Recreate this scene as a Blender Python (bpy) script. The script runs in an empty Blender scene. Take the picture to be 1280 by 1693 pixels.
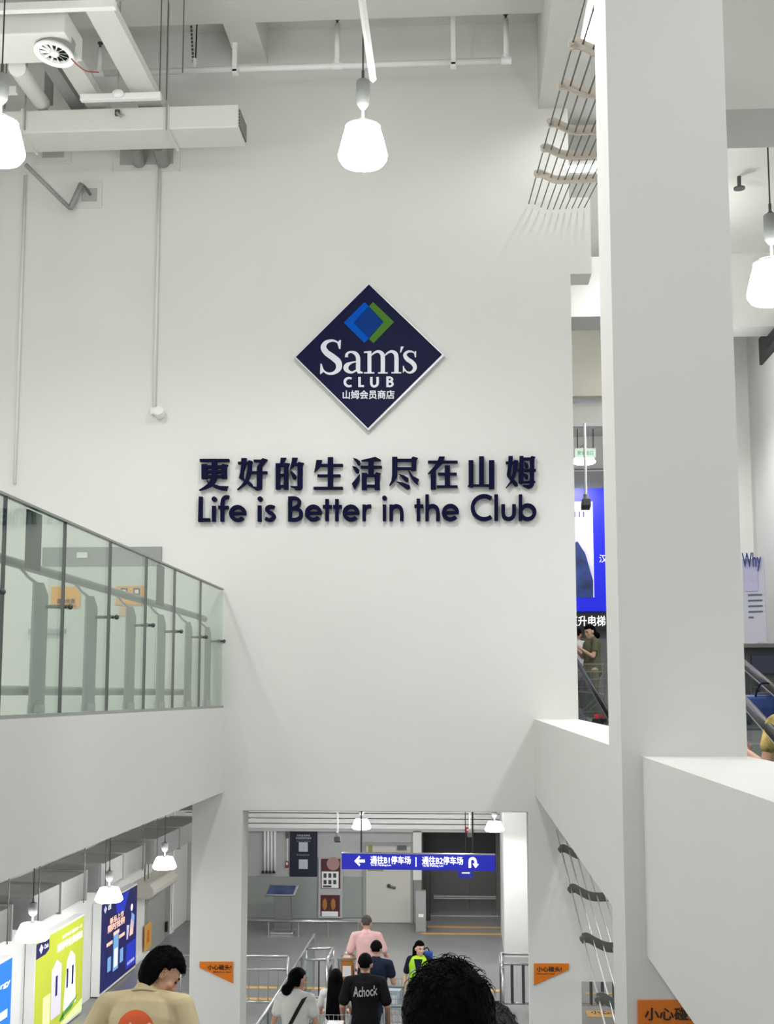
import bpy, bmesh, math, random
from math import pi, sin, cos, radians as R
from mathutils import Vector as V, Matrix as M
from mathutils.bvhtree import BVHTree
random.seed(7)
S = bpy.context.scene
C = S.collection
# ---------------------------------------------------------------- camera, world, exposure
E = 5.6                                   # eye height above the lower floor
FPX, CX, CY = 2050.0, 640.0, 909.0
YAW, PIT = R(3.573), R(6.67)
cd = bpy.data.cameras.new('camera'); cam = bpy.data.objects.new('camera', cd); C.objects.link(cam)
cam.location = (0, 0, E); cam.rotation_euler = (pi/2 + PIT, 0, YAW)
cd.sensor_fit = 'VERTICAL'; cd.sensor_height = 36; cd.lens = FPX/1693*36
cd.shift_x = -(CX-640)/1693; cd.shift_y = (CY-846.5)/1693
cd.clip_start = .05; cd.clip_end = 200
S.camera = cam
S.cycles.transparent_max_bounces = 32
S.view_settings.view_transform = 'Standard'; S.view_settings.look = 'None'
S.view_settings.gamma = 1; S.view_settings.use_curve_mapping = False
S.view_settings.exposure = 0.0
w = bpy.data.worlds.new('world'); S.world = w; w.use_nodes = True
w.node_tree.nodes['Background'].inputs[0].default_value = (.97, .99, 1, 1)
w.node_tree.nodes['Background'].inputs[1].default_value = .62
LAMP_E = 27.0; BULB_W = 235.0; LOBBY_W = 195.0; AISLE_W = 190.0
CR = cam.rotation_euler.to_matrix()
def P(x, y, Y=None, X=None, Z=None):
    "world point where the sight line of a photo pixel meets the plane X, Y or Z = value"
    d = CR @ V(((x-CX)/FPX, -(y-CY)/FPX, -1))
    if Y is not None: t = Y/d.y
    elif X is not None: t = X/d.x
    else: t = (Z-E)/d.z
    return V((0, 0, E)) + d*t
# ---------------------------------------------------------------- materials
def lin(c): return tuple(((v/255+.055)/1.055)**2.4 if v > 10 else v/255/12.92 for v in c)
MT = {}
def mat(name, rgb, rough=.6, metal=0, emit=0, noise=0, scale=8, bump=0, alpha=None, spec=.5):
    if name in MT: return MT[name]
    m = bpy.data.materials.new(name); m.use_nodes = True
    nt = m.node_tree; b = nt.nodes['Principled BSDF']; c = (*lin(rgb), 1)
    b.inputs['Base Color'].default_value = c
    b.inputs['Roughness'].default_value = rough; b.inputs['Metallic'].default_value = metal
    b.inputs['Specular IOR Level'].default_value = spec
    if emit:
        b.inputs['Emission Color'].default_value = c; b.inputs['Emission Strength'].default_value = emit
    if noise or bump:
        tc = nt.nodes.new('ShaderNodeTexCoord'); n = nt.nodes.new('ShaderNodeTexNoise')
        n.inputs['Scale'].default_value = scale; n.inputs['Detail'].default_value = 4
        nt.links.new(tc.outputs['Object'], n.inputs['Vector'])
        if noise:
            r = nt.nodes.new('ShaderNodeMapRange'); r.inputs['To Min'].default_value = 1-noise; r.inputs['To Max'].default_value = 1+noise
            r.inputs['From Min'].default_value = .3; r.inputs['From Max'].default_value = .7
            nt.links.new(n.outputs['Fac'], r.inputs['Value'])
            mx = nt.nodes.new('ShaderNodeVectorMath'); mx.operation = 'SCALE'; mx.inputs[0].default_value = c[:3]
            nt.links.new(r.outputs['Result'], mx.inputs['Scale']); nt.links.new(mx.outputs['Vector'], b.inputs['Base Color'])
            if emit: nt.links.new(mx.outputs['Vector'], b.inputs['Emission Color'])
        if bump:
            bp = nt.nodes.new('ShaderNodeBump'); bp.inputs['Strength'].default_value = bump; bp.inputs['Distance'].default_value = .02
            nt.links.new(n.outputs['Fac'], bp.inputs['Height']); nt.links.new(bp.outputs['Normal'], b.inputs['Normal'])
    MT[name] = m; return m
def stripes(name, a, b_, axis, period, duty, rough=.5, emit=0, metal=0):
    "procedural slats: two tones alternating along one object axis"
    m = bpy.data.materials.new(name); m.use_nodes = True; nt = m.node_tree; b = nt.nodes['Principled BSDF']
    tc = nt.nodes.new('ShaderNodeTexCoord'); sp = nt.nodes.new('ShaderNodeSeparateXYZ'); nt.links.new(tc.outputs['Object'], sp.inputs[0])
    d = nt.nodes.new('ShaderNodeMath'); d.operation = 'DIVIDE'; d.inputs[1].default_value = period; nt.links.new(sp.outputs['XYZ'.index(axis)], d.inputs[0])
    fr = nt.nodes.new('ShaderNodeMath'); fr.operation = 'FRACT'; nt.links.new(d.outputs[0], fr.inputs[0])
    gt = nt.nodes.new('ShaderNodeMath'); gt.operation = 'GREATER_THAN'; gt.inputs[1].default_value = duty; nt.links.new(fr.outputs[0], gt.inputs[0])
    mx = nt.nodes.new('ShaderNodeMix'); mx.data_type = 'RGBA'; mx.inputs[6].default_value = (*lin(a), 1); mx.inputs[7].default_value = (*lin(b_), 1)
    nt.links.new(gt.outputs[0], mx.inputs[0]); nt.links.new(mx.outputs[2], b.inputs['Base Color'])
    b.inputs['Roughness'].default_value = rough; b.inputs['Metallic'].default_value = metal
    if emit: nt.links.new(mx.outputs[2], b.inputs['Emission Color']); b.inputs['Emission Strength'].default_value = emit
    MT[name] = m; return m
def glass(name, rgb, alpha, rough=.02):
    "architectural pane: mostly clear, tinted, reflecting more at grazing angles"
    m = bpy.data.materials.new(name); m.use_nodes = True; nt = m.node_tree; nt.nodes.remove(nt.nodes['Principled BSDF'])
    o = nt.nodes['Material Output']; t = nt.nodes.new('ShaderNodeBsdfTransparent'); t.inputs[0].default_value = (*lin(rgb), 1)
    g = nt.nodes.new('ShaderNodeBsdfGlossy'); g.inputs['Roughness'].default_value = rough
    f = nt.nodes.new('ShaderNodeLayerWeight'); f.inputs[0].default_value = .5
    pw = nt.nodes.new('ShaderNodeMath'); pw.operation = 'POWER'; pw.inputs[1].default_value = 4; nt.links.new(f.outputs['Facing'], pw.inputs[0])
    mu = nt.nodes.new('ShaderNodeMath'); mu.operation = 'MULTIPLY_ADD'; mu.inputs[1].default_value = .62*alpha; mu.inputs[2].default_value = .035*alpha; nt.links.new(pw.outputs[0], mu.inputs[0])
    mx = nt.nodes.new('ShaderNodeMixShader'); nt.links.new(mu.outputs[0], mx.inputs[0]); nt.links.new(t.outputs[0], mx.inputs[1]); nt.links.new(g.outputs[0], mx.inputs[2])
    nt.links.new(mx.outputs[0], o.inputs[0]); MT[name] = m; return m
WHITE = mat('white_wall_paint', (227, 227, 223), .75, noise=.012, scale=1.5, spec=.2)
CEIL = mat('ceiling_paint', (208, 208, 202), .85, noise=.02, scale=2, spec=.2)
FLOORM = mat('polished_grey_floor', (132, 132, 131), .34, noise=.06, scale=1.2, spec=.4)
CONC = mat('grey_slab', (150, 150, 148), .8, noise=.05, scale=3)
GALV = mat('galvanised_duct', (142, 143, 140), .55, noise=.05, scale=5)
DUCTW = mat('white_duct_paint', (216, 216, 210), .6, noise=.015, scale=3)
STEEL = mat('brushed_steel', (190, 192, 192), .28, .9)
STEELD = mat('dark_steel', (92, 94, 94), .45, .6)
GREYP = mat('grey_powder_coat', (150, 153, 150), .5)
BLACK = mat('black_plastic', (22, 22, 23), .5)
DARK = mat('dark_grey', (62, 64, 64), .6)
NAVY = mat('navy_acrylic', (12, 15, 50), .6, spec=.08)
NAVYP = mat('navy_panel', (13, 17, 56), .5, spec=.12)
WHT = mat('white_plastic', (235, 236, 234), .5)
YEL = mat('yellow_floor_paint', (214, 168, 96), .6)
ORANGE = mat('orange_board', (226, 122, 6), .5)
GLASS = glass('balustrade_glass', (242, 248, 244), 1.0)
CLEAR = glass('clear_glass', (232, 240, 238), .9)
LAMPM = mat('lit_lamp_shade', (255, 255, 253), .5, emit=LAMP_E)
# ---------------------------------------------------------------- mesh builder
def smooth2(pts, k=6):
    out = []
    n = len(pts)
    for i in range(n-1):
        p0, p1, p2, p3 = pts[max(i-1, 0)], pts[i], pts[i+1], pts[min(i+2, n-1)]
        for j in range(k):
            t = j/k
            out.append(tuple(.5*((2*b)+(c-a)*t+(2*a-5*b+4*c-d)*t*t+(3*b-a-3*c+d)*t**3) for a, b, c, d in zip(p0, p1, p2, p3)))
    out.append(tuple(pts[-1])); return out
class MB:
    lift = 0.0; auto = 0.0
    def __init__(s): s.v = []; s.f = []
    def add(s, vs, fs):
        o = len(s.v); s.v += [V(p) for p in vs]; s.f += [tuple(i+o for i in f) for f in fs]; return s
    def prism(s, pts, ext):
        n = len(pts); e = V(ext); s.lift -= s.auto; pts = [V(p)+e*s.lift for p in pts]
        fs = [tuple(range(n)), tuple(range(2*n-1, n-1, -1))]+[(i, (i+1) % n, n+(i+1) % n, n+i) for i in range(n)]
        return s.add(pts+[p+e for p in pts], fs)
    def box(s, x0, x1, y0, y1, z0, z1):
        return s.prism([(x0, y0, z0), (x1, y0, z0), (x1, y1, z0), (x0, y1, z0)], (0, 0, z1-z0))
    def obox(s, c, a, b, d):
        c, a, b, d = map(V, (c, a, b, d))
        return s.prism([c-a-b-d, c+a-b-d, c+a+b-d, c-a+b-d], d*2)
    def rings(s, rings, caps=True, closed=False):
        n = len(rings[0]); m = len(rings); vs = [p for r in rings for p in r]; fs = []
        for i in range(m if closed else m-1):
            for j in range(n): fs.append((i*n+j, i*n+(j+1) % n, (i+1) % m*n+(j+1) % n, (i+1) % m*n+j))
        if caps and not closed: fs += [tuple(range(n)), tuple(range(m*n-1, (m-1)*n-1, -1))]
        return s.add(vs, fs)
    def tube(s, path, r, n=8, sq=1, up=None):
        path = [V(p) for p in path]; rr = r if isinstance(r, (list, tuple)) else [r]*len(path); rings = []
        for i, p in enumerate(path):
            d = (path[min(i+1, len(path)-1)]-path[max(i-1, 0)]).normalized()
            a = V(up) if up else (V((0, 0, 1)) if abs(d.z) < .9 else V((1, 0, 0)))
            u = d.cross(a).normalized(); q = u.cross(d).normalized()
            rings.append([p+(u*cos(2*pi*k/n)+q*sin(2*pi*k/n)*sq)*rr[i] for k in range(n)])
        return s.rings(rings)
    def lathe(s, prof, c=(0, 0, 0), n=24, m=None, closed=False):
        c = V(c); m = m or M.Identity(3); rings = [[c+m@V((max(r, 1e-4)*cos(2*pi*k/n), max(r, 1e-4)*sin(2*pi*k/n), z)) for k in range(n)] for r, z in prof]
        return s.rings(rings, closed=closed)
    def ball(s, c, r, n=12, m=None):
        r = r if isinstance(r, (list, tuple)) else (r, r, r); c = V(c); m = m or M.Identity(3); h = n//2+1
        rings = [[c+m@V((r[0]*sin(pi*i/h)*cos(2*pi*k/n), r[1]*sin(pi*i/h)*sin(2*pi*k/n), r[2]*cos(pi*i/h))) for k in range(n)] for i in range(1, h)]
        s.rings(rings, caps=False); o = len(s.v); nr = len(rings)
        s.v += [c+m@V((0, 0, r[2])), c-m@V((0, 0, r[2]))]; b = o-nr*n
        for k in range(n):
            s.f.append((o, b+(k+1) % n, b+k)); s.f.append((o+1, b+(nr-1)*n+k, b+(nr-1)*n+(k+1) % n))
        return s
    def cap(s, a, b, ra, rb, flat=1, n=14):
        "tapered capsule; flat squashes it front to back"
        a, b = V(a), V(b); d = (b-a); L = d.length; d = d/L
        x = V((1, 0, 0)) if abs(d.x) < .9 else V((0, 0, 1))
        u = (x-d*x.dot(d)).normalized(); q = d.cross(u)
        rings = []
        pr = [(ra*cos(t), -ra*sin(t)*.9) for t in (1.45, 1.0, .5)]+[(ra, 0), (rb, L)]+[(rb*cos(t), L+rb*sin(t)*.9) for t in (.5, 1.0, 1.45)]
        for r, h in pr: rings.append([a+d*h+(u*cos(2*pi*k/n)+q*sin(2*pi*k/n)*flat)*r for k in range(n)])
        return s.rings(rings)
    def build(s, name, m, parent=None, smooth=False, bevel=0, origin=None):
        me = bpy.data.meshes.new(name); o = bpy.data.objects.new(name, me); C.objects.link(o)
        off = V((0, 0, 0)); q = parent
        while q is not None: off += q.location; q = q.parent
        if origin is not None: o.location = V(origin)-off; off = V(origin)
        elif parent is None and s.v:
            mn = [min(p[i] for p in s.v) for i in range(3)]; mxx = [max(p[i] for p in s.v) for i in range(3)]
            off = V(((mn[0]+mxx[0])/2, (mn[1]+mxx[1])/2, mn[2])); o.location = off
        me.from_pydata([p-off for p in s.v], [], s.f)
        b = bmesh.new(); b.from_mesh(me); bmesh.ops.recalc_face_normals(b, faces=b.faces); b.to_mesh(me); b.free()
        me.materials.append(m if not isinstance(m, str) else MT[m])
        if smooth:
            for p in me.polygons: p.use_smooth = True
            me.update()
            if smooth == 'auto': me.set_sharp_from_angle(angle=R(40))
        if bevel:
            bv = o.modifiers.new('bevel', 'BEVEL'); bv.width = bevel; bv.segments = 2; bv.limit_method = 'ANGLE'
        if parent is not None: o.parent = parent
        return o
def tag(o, label, cat, group=None):
    o['label'] = label; o['category'] = cat
    if group: o['group'] = group
    return o
def thing(name, label, cat, loc, group=None):
    o = bpy.data.objects.new(name, None); C.objects.link(o); o.location = V(loc); o.empty_display_size = .1
    return tag(o, label, cat, group)
def struct(o): o['kind'] = 'structure'; return o
def dup(root, loc, label):
    r = root.copy(); C.objects.link(r); r.location = V(loc); r['label'] = label
    def rec(a, b):
        for ch in list(a.children):
            c = ch.copy(); C.objects.link(c); c.parent = b; rec(ch, c)
    rec(root, r); return r
# text: built-in font outlines fitted into a box given by an origin and two edge vectors
def text(mb, s, o, u, v, bold=0.0, depth=.004, spacing=1.0):
    cu = bpy.data.curves.new('t', 'FONT'); cu.body = s; cu.resolution_u = 3; cu.space_character = spacing; cu.extrude = .05
    ob = bpy.data.objects.new('t', cu); C.objects.link(ob)
    me = bpy.data.meshes.new_from_object(ob.evaluated_get(bpy.context.evaluated_depsgraph_get()))
    o, u, v = V(o), V(u), V(v); n = u.cross(v).normalized()*depth
    xs = [p.co.x for p in me.vertices]; ys = [p.co.y for p in me.vertices]
    x0, x1, y0, y1 = min(xs), max(xs), min(ys), max(ys)
    fs = [tuple(f.vertices) for f in me.polygons]; h = .7*bold
    for i, (dx, dy) in enumerate(((0, 0), (h, 0), (-h, 0), (0, h), (0, -h)) if bold else ((0, 0),)):   # heavier strokes: overlaid shifted copies
        mb.add([o+u*((p.co.x+dx-x0)/(x1-x0))+v*((p.co.y+dy-y0)/(y1-y0))+n*(.5+p.co.z*10*.5+.15*i) for p in me.vertices], fs)
    bpy.data.objects.remove(ob); bpy.data.curves.remove(cu); bpy.data.meshes.remove(me); return mb
def stroke(mb, fn, pts, ext, k=6):
    "ribbon of varying width: pts are (x, y, w)"
    p = smooth2(pts, k) if len(pts) > 2 else pts; L, Rr = [], []
    for i, (x, y, w_) in enumerate(p):
        a, b = p[max(i-1, 0)], p[min(i+1, len(p)-1)]; d = V((b[0]-a[0], b[1]-a[1])).normalized()
        L.append((x-d.y*w_/2, y+d.x*w_/2)); Rr.append((x+d.y*w_/2, y-d.x*w_/2))
    for i in range(len(p)-1): mb.prism([fn(*q) for q in (L[i], L[i+1], Rr[i+1], Rr[i])], ext)
    return mb
def arc(cx, cy, r, a0, a1, w_, n=28):
    return [(cx+r*cos(R(a0+(a1-a0)*i/n)), cy-r*sin(R(a0+(a1-a0)*i/n)), w_) for i in range(n+1)]
# ================================================================ THE SETTING
D = 12.15                                  # distance of the logo wall
XL, XR = -2.352, .669                      # void-side faces of the left slab edge and the right parapet
def sbox(name, m, *boxes, bevel=0):
    mb = MB()
    for b in boxes: mb.box(*b)
    return struct(mb.build(name, m, bevel=bevel))
zl = lambda r: E+r
sbox('wall_back', WHITE, (-7, -2.66, D, D+.34, zl(-.94), zl(6.9)), (-2.66, 1.09, D, D+.34, zl(-1.115), zl(6.9)),
     (-2.66, -2.165, D, D+.34, 0, zl(-1.115)), (.596, 1.074, D, D+.34, 0, zl(-1.115)), (1.074, 2.4, D, D+.34, zl(-2.68), zl(-1.0)),
     (1.09, 1.3, D, D+.34, zl(4.2), zl(5.0)))
sbox('floor', FLOORM, (-8, 7, -3, 36, -.3, 0))
sbox('slab_left', WHITE, (-7, XL-.22, -1, D, zl(-.94), zl(-.45)), (XL-.22, XL, -1, D, zl(-.94), zl(-.126)))
sbox('parapet_right', WHITE, (XR, 1.075, -1, 4.85, zl(-.965), zl(-.232)), (XR, 1.075, 4.85, D, zl(-.965), zl(-.232)))
sbox('pillar', WHITE, (.592, 1.062, 4.81, 5.22, 0, zl(6.9)))
sbox('slab_rear', CONC, (-7, 7, D+.34, 33, zl(-1.15), zl(-.48)))
sbox('floor_upper_right', FLOORM, (1.1, 5.5, 17.5, 24, zl(-.478), zl(-.45)))
sbox('wall_left', WHITE, (-7.3, -7, -3, 33, 0, zl(6.9)))
sbox('ceiling', CEIL, (-7.3, 7, -3, 27, zl(6.9), zl(7.2)))
zb = P(440, 105, Y=D).z
yb = P(640, 30, Z=zb).y
sbox('beam_cross', CEIL, (-7, 1.6, yb-1.6, yb, zb, zl(6.9)))
xb0, xb1 = P(393, 106, Y=D).x, P(443, 105, Y=D).x
sbox('beam_left', CEIL, (xb0, xb1, yb, D, zb, zl(6.9)))
pb = P(890, 180, Y=D)
sbox('beam_right', CEIL, (pb.x, 1.1, 6, D, pb.z, zl(6.9)))
# right hall seen past the pillar
yq = 7.3; zq = P(1240, 180, Y=yq).z
sbox('beam_right_hall', CEIL, (1.52, 6.9, yq, yq+.55, zq, zl(6.9)))
zc = 11.9
sbox('ceiling_right_hall', CEIL, (1.1, 7, yq+.55, P(1240, 418, Z=zc).y, zc, zl(6.9)))
yw = P(1240, 418, Z=zc).y
sbox('beam_far_right_hall', WHITE, (2.3, 6.9, yw, yw+.5, P(1240, 540, Y=yw).z, zl(6.9)))
sbox('wall_right', WHITE, (4.5, 4.7, 8, 27, zl(-.45), zl(6.9)))
sbox('wall_far_right', WHITE, (P(1214, 700, Y=yw+2).x, 4.5, yw+2, yw+2.3, zl(-.45), zl(6.5)))
g0 = P(948, 425, Y=14.5); g1 = P(992, 523, Y=14.5)
sbox('beam_gap', WHITE, (1.0, 2.2, 14.5, 14.5*1.04, g1.z, g0.z))
g1 = P(948, 655, Y=19.0); sbox('bulkhead_gap', mat('cream_wall_paint', (222, 219, 205), .75, noise=.01), (.9, 3.2, 19, 19.3, g1.z, zl(6.5)))
g2 = P(948, 705, Y=19.4); sbox('panel_gap', WHITE, (.9, 3.2, 19.4, 19.6, g2.z, g1.z-.02))
g3 = P(948, 775, Y=23.2); g4 = P(948, 722, Y=23.2)
sbox('bulkhead_bright_gap', WHITE, (1, 4.5, 23.2, 23.4, g3.z, g4.z+.6))
sbox('wall_far_gap', mat('grey_wall_paint', (140, 141, 140), .7), (.9, 4.5, 22.71, 22.9, zl(-.45), P(948, 779, Y=22.71).z))
sbox('beam_gap_upper', CEIL, (1.1, 2.6, 13.3, 13.7, 11.5, 12))
tag(MB().box(1.2, 2.3, 13.42, 13.5, 11.45, 11.5).build('strip_light', mat('lit_strip', (250, 252, 255), .5, emit=3)), 'thin lit strip light behind the upper cables beside the pillar', 'lamp')
sbox('ceiling_gap', CEIL, (.9, 4.5, 19.6, 23.2, g4.z, g4.z+.2))
# lower hall
yF = 31.5
UPG = mat('upper_grey_wall', (176, 177, 177), .65, noise=.02)
sbox('wall_rear', UPG, (-7, P(697, 1400, Y=yF).x, yF, yF+.3, 0, zl(-1.15)), (P(697, 1400, Y=yF).x, 7, yF+1.4, yF+1.6, 0, zl(-1.15)))
slat = stripes('white_louvre_slats', (250, 250, 248), (168, 168, 168), 'Z', .19, .14, emit=0)
mb = MB()
pa, pb2 = P(405, 1346, Y=yF-.35), P(840, 1373, Y=yF-.35)
for i in range(6):
    z0 = pb2.z+i*.13; mb.box(-7, 2, yF-.3-.012*i, yF, z0+.012, z0+.118)
mb.box(-7, 2, yF-.12, yF, pb2.z-.08, pb2.z)
mb.build('louvre_panel', mat('white_slat_paint', (240, 240, 238), .5)); tag(bpy.data.objects['louvre_panel'], 'white horizontal slatted panel high on the rear wall above the doors', 'wall panel')
METALP = mat('greenish_metal_cladding', (152, 157, 152), .42, .35, noise=.05, scale=1.5)
zc0 = P(450, 1449, Y=yF).z
def part_px(mb, x0, y0, x1, y1, Y, t=.03):
    "a board whose front face fills a pixel rectangle on the plane Y"
    a, b = P(x0, y1, Y=Y), P(x1, y0, Y=Y); return mb.box(a.x, b.x, Y, Y+t, a.z, b.z)
o = MB(); 
for x0, x1 in ((395, 524), (566, 599)): part_px(o, x0, 1450, x1, 1517, yF-.05, .05)
tag(o.build('wall_cladding', METALP, bevel=.006), 'dull greenish metal sheets cladding the lower rear wall', 'wall cladding')
struct(part_px(MB(), 683, 1374, 697, 1455, yF-.12, .12).build('trim_1', WHITE)); struct(part_px(MB(), 684, 1455, 697, 1540, yF-.1, .1).build('trim_2', GALV))
# block right of the lower opening
yB = 27.6
sbox('wall_block', WHITE, (P(834, 1500, Y=yB).x, 4, yB, yB+3, 0, zl(-1.15)))
# floor markings: one painted line each
def fline(x0, x1, y, label, h=3.2):
    a, b = P(x0, y-h/2, Z=.004), P(x1, y-h/2, Z=.004); c = P(x0, y+h/2, Z=.004)
    tag(MB().box(a.x, b.x, c.y, a.y, .001, .005).build('floor_line', YEL), label, 'floor marking', 'yellow lines on the lower floor')
fline(640, 830, 1635, 'yellow floor line crossing behind the people near the green-vested worker')
fline(404, 560, 1632, 'yellow floor line behind the left crowd barrier, the farther of two')
fline(404, 560, 1651, 'yellow floor line behind the left crowd barrier, the nearer of two')
fline(706, 829, 1532, 'yellow floor line in front of the dark lift, the farther of two', 2.4)
fline(697, 829, 1543, 'yellow floor line in front of the dark lift, the nearer of two', 2.4)
fline(968, 1040, 1642, 'thin yellow floor line seen below the right cable guard, the farther of two', 2.4)
fline(968, 1040, 1660, 'thin yellow floor line seen below the right cable guard, the nearer of two', 2.4)
a, b = P(972, 1681, Z=.004), P(1060, 1672, Z=.004)
t = thing('floor_marking', 'broad yellow floor band with dark lettering below the right cable guard', 'floor marking', ((a.x+b.x)/2, (a.y+b.y)/2, .002))
MB().box(a.x, b.x, a.y, b.y, .001, .005).build('band', YEL, t)
mb = MB(); text(mb, '小心地滑', (a.x+.08, a.y+.2, .006), (b.x-a.x-.3, 0, 0), (0, (b.y-a.y)*.45, 0), .02); mb.build('lettering', BLACK, t)
# moving ramp: 12 degrees down from the viewer to the lower floor
SL = .2126
def TZ(y): return max(E-2.22-SL*(y-2.48), 0.0)
yend = 2.48+(E-2.22)/SL
t = thing('moving_ramp', 'sloping moving walkway with black handrails carrying people down to the lower floor', 'moving walkway', (-.9, yend, 0))
RUB = mat('black_rubber_belt', (48, 48, 50), .55)
MB().prism([(-2.1, .3, TZ(.3)), (.35, .3, TZ(.3)), (.35, yend, .012), (-2.1, yend, .012)], (0, 0, -.01)).build('tread_belt', mat('ribbed_metal_tread', (96, 97, 98), .5, .5, noise=.1, scale=30), t)
for sx in (-1, 1):
    xc = -.9+sx*1.35
    MB().prism([(xc-.13, .3, TZ(.3)-.3), (xc+.13, .3, TZ(.3)-.3), (xc+.13, yend+.6, -.29), (xc-.13, yend+.6, -.29)], (0, 0, .37)).build('skirt', STEEL, t)
    MB().prism([(xc-.006, .3, TZ(.3)+.08), (xc-.006, yend+.4, .08), (xc-.006, yend+.4, .82), (xc-.006, .3, TZ(.3)+.82)], (.012, 0, 0)).build('glass_side', CLEAR, t)
    pth = [(xc, .3, TZ(.3)+.87), (xc, yend, .9)]+[(xc, yend+.45+.3*sin(q), .6+.3*cos(q)) for q in (0, .5, 1, 1.57, 2.1, 2.6, 3.1)]
    MB().tube(pth, .036, 10, 1.0).build('handrail', BLACK, t, smooth=True)
# ================================================================ CEILING SERVICES
def lamp(loc, label, cord, group, r=.2, guard=False):
    t = thing('pendant_lamp', label, 'lamp', loc, group); x, y, z = t.location
    k = r/.2
    L = lambda prof: [(a*k, b*k) for a, b in prof]
    MB().lathe(L([(.02, -.012), (.12, -.02), (.17, -.01), (.197, .03), (.2, .06), (.192, .09), (.165, .2), (.138, .295), (.13, .31), (.02, .315)]), t.location, 32).build('lamp_shade', LAMPM, t, smooth='auto')
    MB().lathe(L([(.142, .288), (.146, .296), (.142, .304), (.132, .304), (.132, .288)]), t.location, 32).build('shade_rim', WHT, t, smooth=True)
    MB().lathe(L([(.03, .31), (.045, .318), (.03, .335), (.012, .35), (.011, .44), (.03, .46), (.05, .49), (.052, .53), (.056, .54), (.056, .68), (.05, .69), (.012, .70)]), t.location, 20).build('ballast_housing', GREYP, t, smooth='auto')
    li = bpy.data.lights.get('bulb') or bpy.data.lights.new('bulb', 'SPOT')
    li.energy = BULB_W; li.spot_size = R(165); li.spot_blend = .7; li.shadow_soft_size = .14
    lo = bpy.data.objects.new('bulb', li); C.objects.link(lo); lo.location = (0, 0, -.03); lo.parent = t
    MB().tube([(x, y, z+.7*k), (x, y, z+cord)], .006, 6).build('cord', BLACK, t)
    MB().lathe(L([(.03, .7), (.012, .72), (.012, .78), (.004, .79)]), t.location, 10).build('hook', STEELD, t)
    return t
UP = 'pendant lamps in the tall hall'
yl = 9.55
c0 = P(600, 268, Y=yl); l0 = lamp(c0, 'lit white pendant lamp hanging from the beam above the logo sign', zb-c0.z+.0, UP)
c1 = P(-2, 262, Y=9.1); dup(l0, c1, 'lit white pendant lamp at the left edge in front of the white duct')
c2 = P(1279, 496, Y=yl); dup(l0, c2, 'lit white pendant lamp right of the large pillar')
def lobby_bulb():
    li = bpy.data.lights.get('lobby_bulb')
    if not li: li = bpy.data.lights['bulb'].copy(); li.name = 'lobby_bulb'; li.energy = LOBBY_W
    return li
def set_cord(d, ztop, sz=1.0):
    d.scale.z = sz
    if sz < .7:
        for ch in d.children:
            if ch.type == 'LIGHT': ch.data = lobby_bulb()
    for ch in d.children:
        if ch.name.startswith('cord'):
            ch.data = ch.data.copy(); m_ = max(v.co.z for v in ch.data.vertices)
            for vv in ch.data.vertices:
                if vv.co.z > m_-.1: vv.co.z = (ztop-d.location.z)/sz
for X, Y in ((-4.2, 5.5), (-.7, 5.5), (-2.7, 3.4), (-2.4, .6), (2.9, 4.2)):  # extra lamps out of view, added to light the parapets and pillar side
    dup(l0, (X, Y, c0.z), 'added unseen lit pendant lamp above the viewer')
LG = 'pendant lamps along the lightbox aisle'
SLB = zl(-1.15)
for q, Y, lab in (((272, 1436), 21.2, 'farthest lit pendant lamp of the aisle, above the air curtain'), ((180, 1490), 18.2, 'middle lit pendant lamp of the aisle, before the dark blue lightbox'), ((53, 1554), 14.9, 'nearest lit pendant lamp of the aisle, before the lime green lightbox')):
    d = dup(l0, P(*q, Y=Y), lab); d['group'] = LG; set_cord(d, SLB, .62)
    for ch in d.children:
        if ch.type == 'LIGHT': ch.data = ch.data.copy(); ch.data.energy = AISLE_W
LB = 'pendant lamps in the lower lobby, with added unseen ones'
for q, lab in (((598, 1370), 'lit pendant lamp behind the left rod of the blue direction sign'), ((818, 1374), 'lit pendant lamp behind the right end of the blue direction sign')):
    d = dup(l0, P(*q, Y=26.5), lab); d['group'] = LB; set_cord(d, SLB, .62)
for X in (-3.0, -.2, 2.6):  # added grid of unseen lamps to brighten the lobby
    for Y in (15.6, 19.0, 23.0, 27.5):
        if X < 2 or Y == 19.0:
            d = dup(l0, (X, Y, SLB-.26), 'added unseen low lamp close under the lobby ceiling, hidden by the lintel'); d['group'] = LB; set_cord(d, SLB, .32)
for X, Y in ((-4.6, 6.5), (-4.6, 10)):  # unseen lamps added to light the left pier
    d = dup(l0, (X, Y, zl(-.94)-.26), 'added unseen low lamp under the left slab, hidden by the slab edge'); d['group'] = LB; set_cord(d, zl(-.94), .32)
d = dup(l0, P(994, 72, Y=11.1), 'lit pendant lamp half hidden by the top of the large pillar, behind the cables'); set_cord(d, zl(6.9), .8)
for ch in d.children:
    if ch.type == 'LIGHT': ch.data = ch.data.copy(); ch.data.energy = 70
    elif ch.name.startswith('lamp_shade'): ch.data = ch.data.copy(); ch.data.materials[0] = mat('dim_lamp_shade', (255, 255, 253), .5, emit=7)
zg = P(948, 722, Y=23.2).z
d = dup(l0, P(966, 766, Y=21.5), 'lit pendant lamp under the bright bulkhead seen through the gap by the pillar'); set_cord(d, zg, .45)
for X, Y, z in ((2.3, 13.6, 10.9), (2.9, 15.6, 10.9), (3.0, 17.3, 10.0)):  # added behind the pillar to brighten the right hall and the gap
    d = dup(l0, (X, Y, z), 'added unseen pendant lamp in the right hall, hidden behind the large pillar'); d['group'] = 'added unseen lamps in the right hall'; set_cord(d, 11.9 if Y < 17 else zl(6.9))
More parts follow.
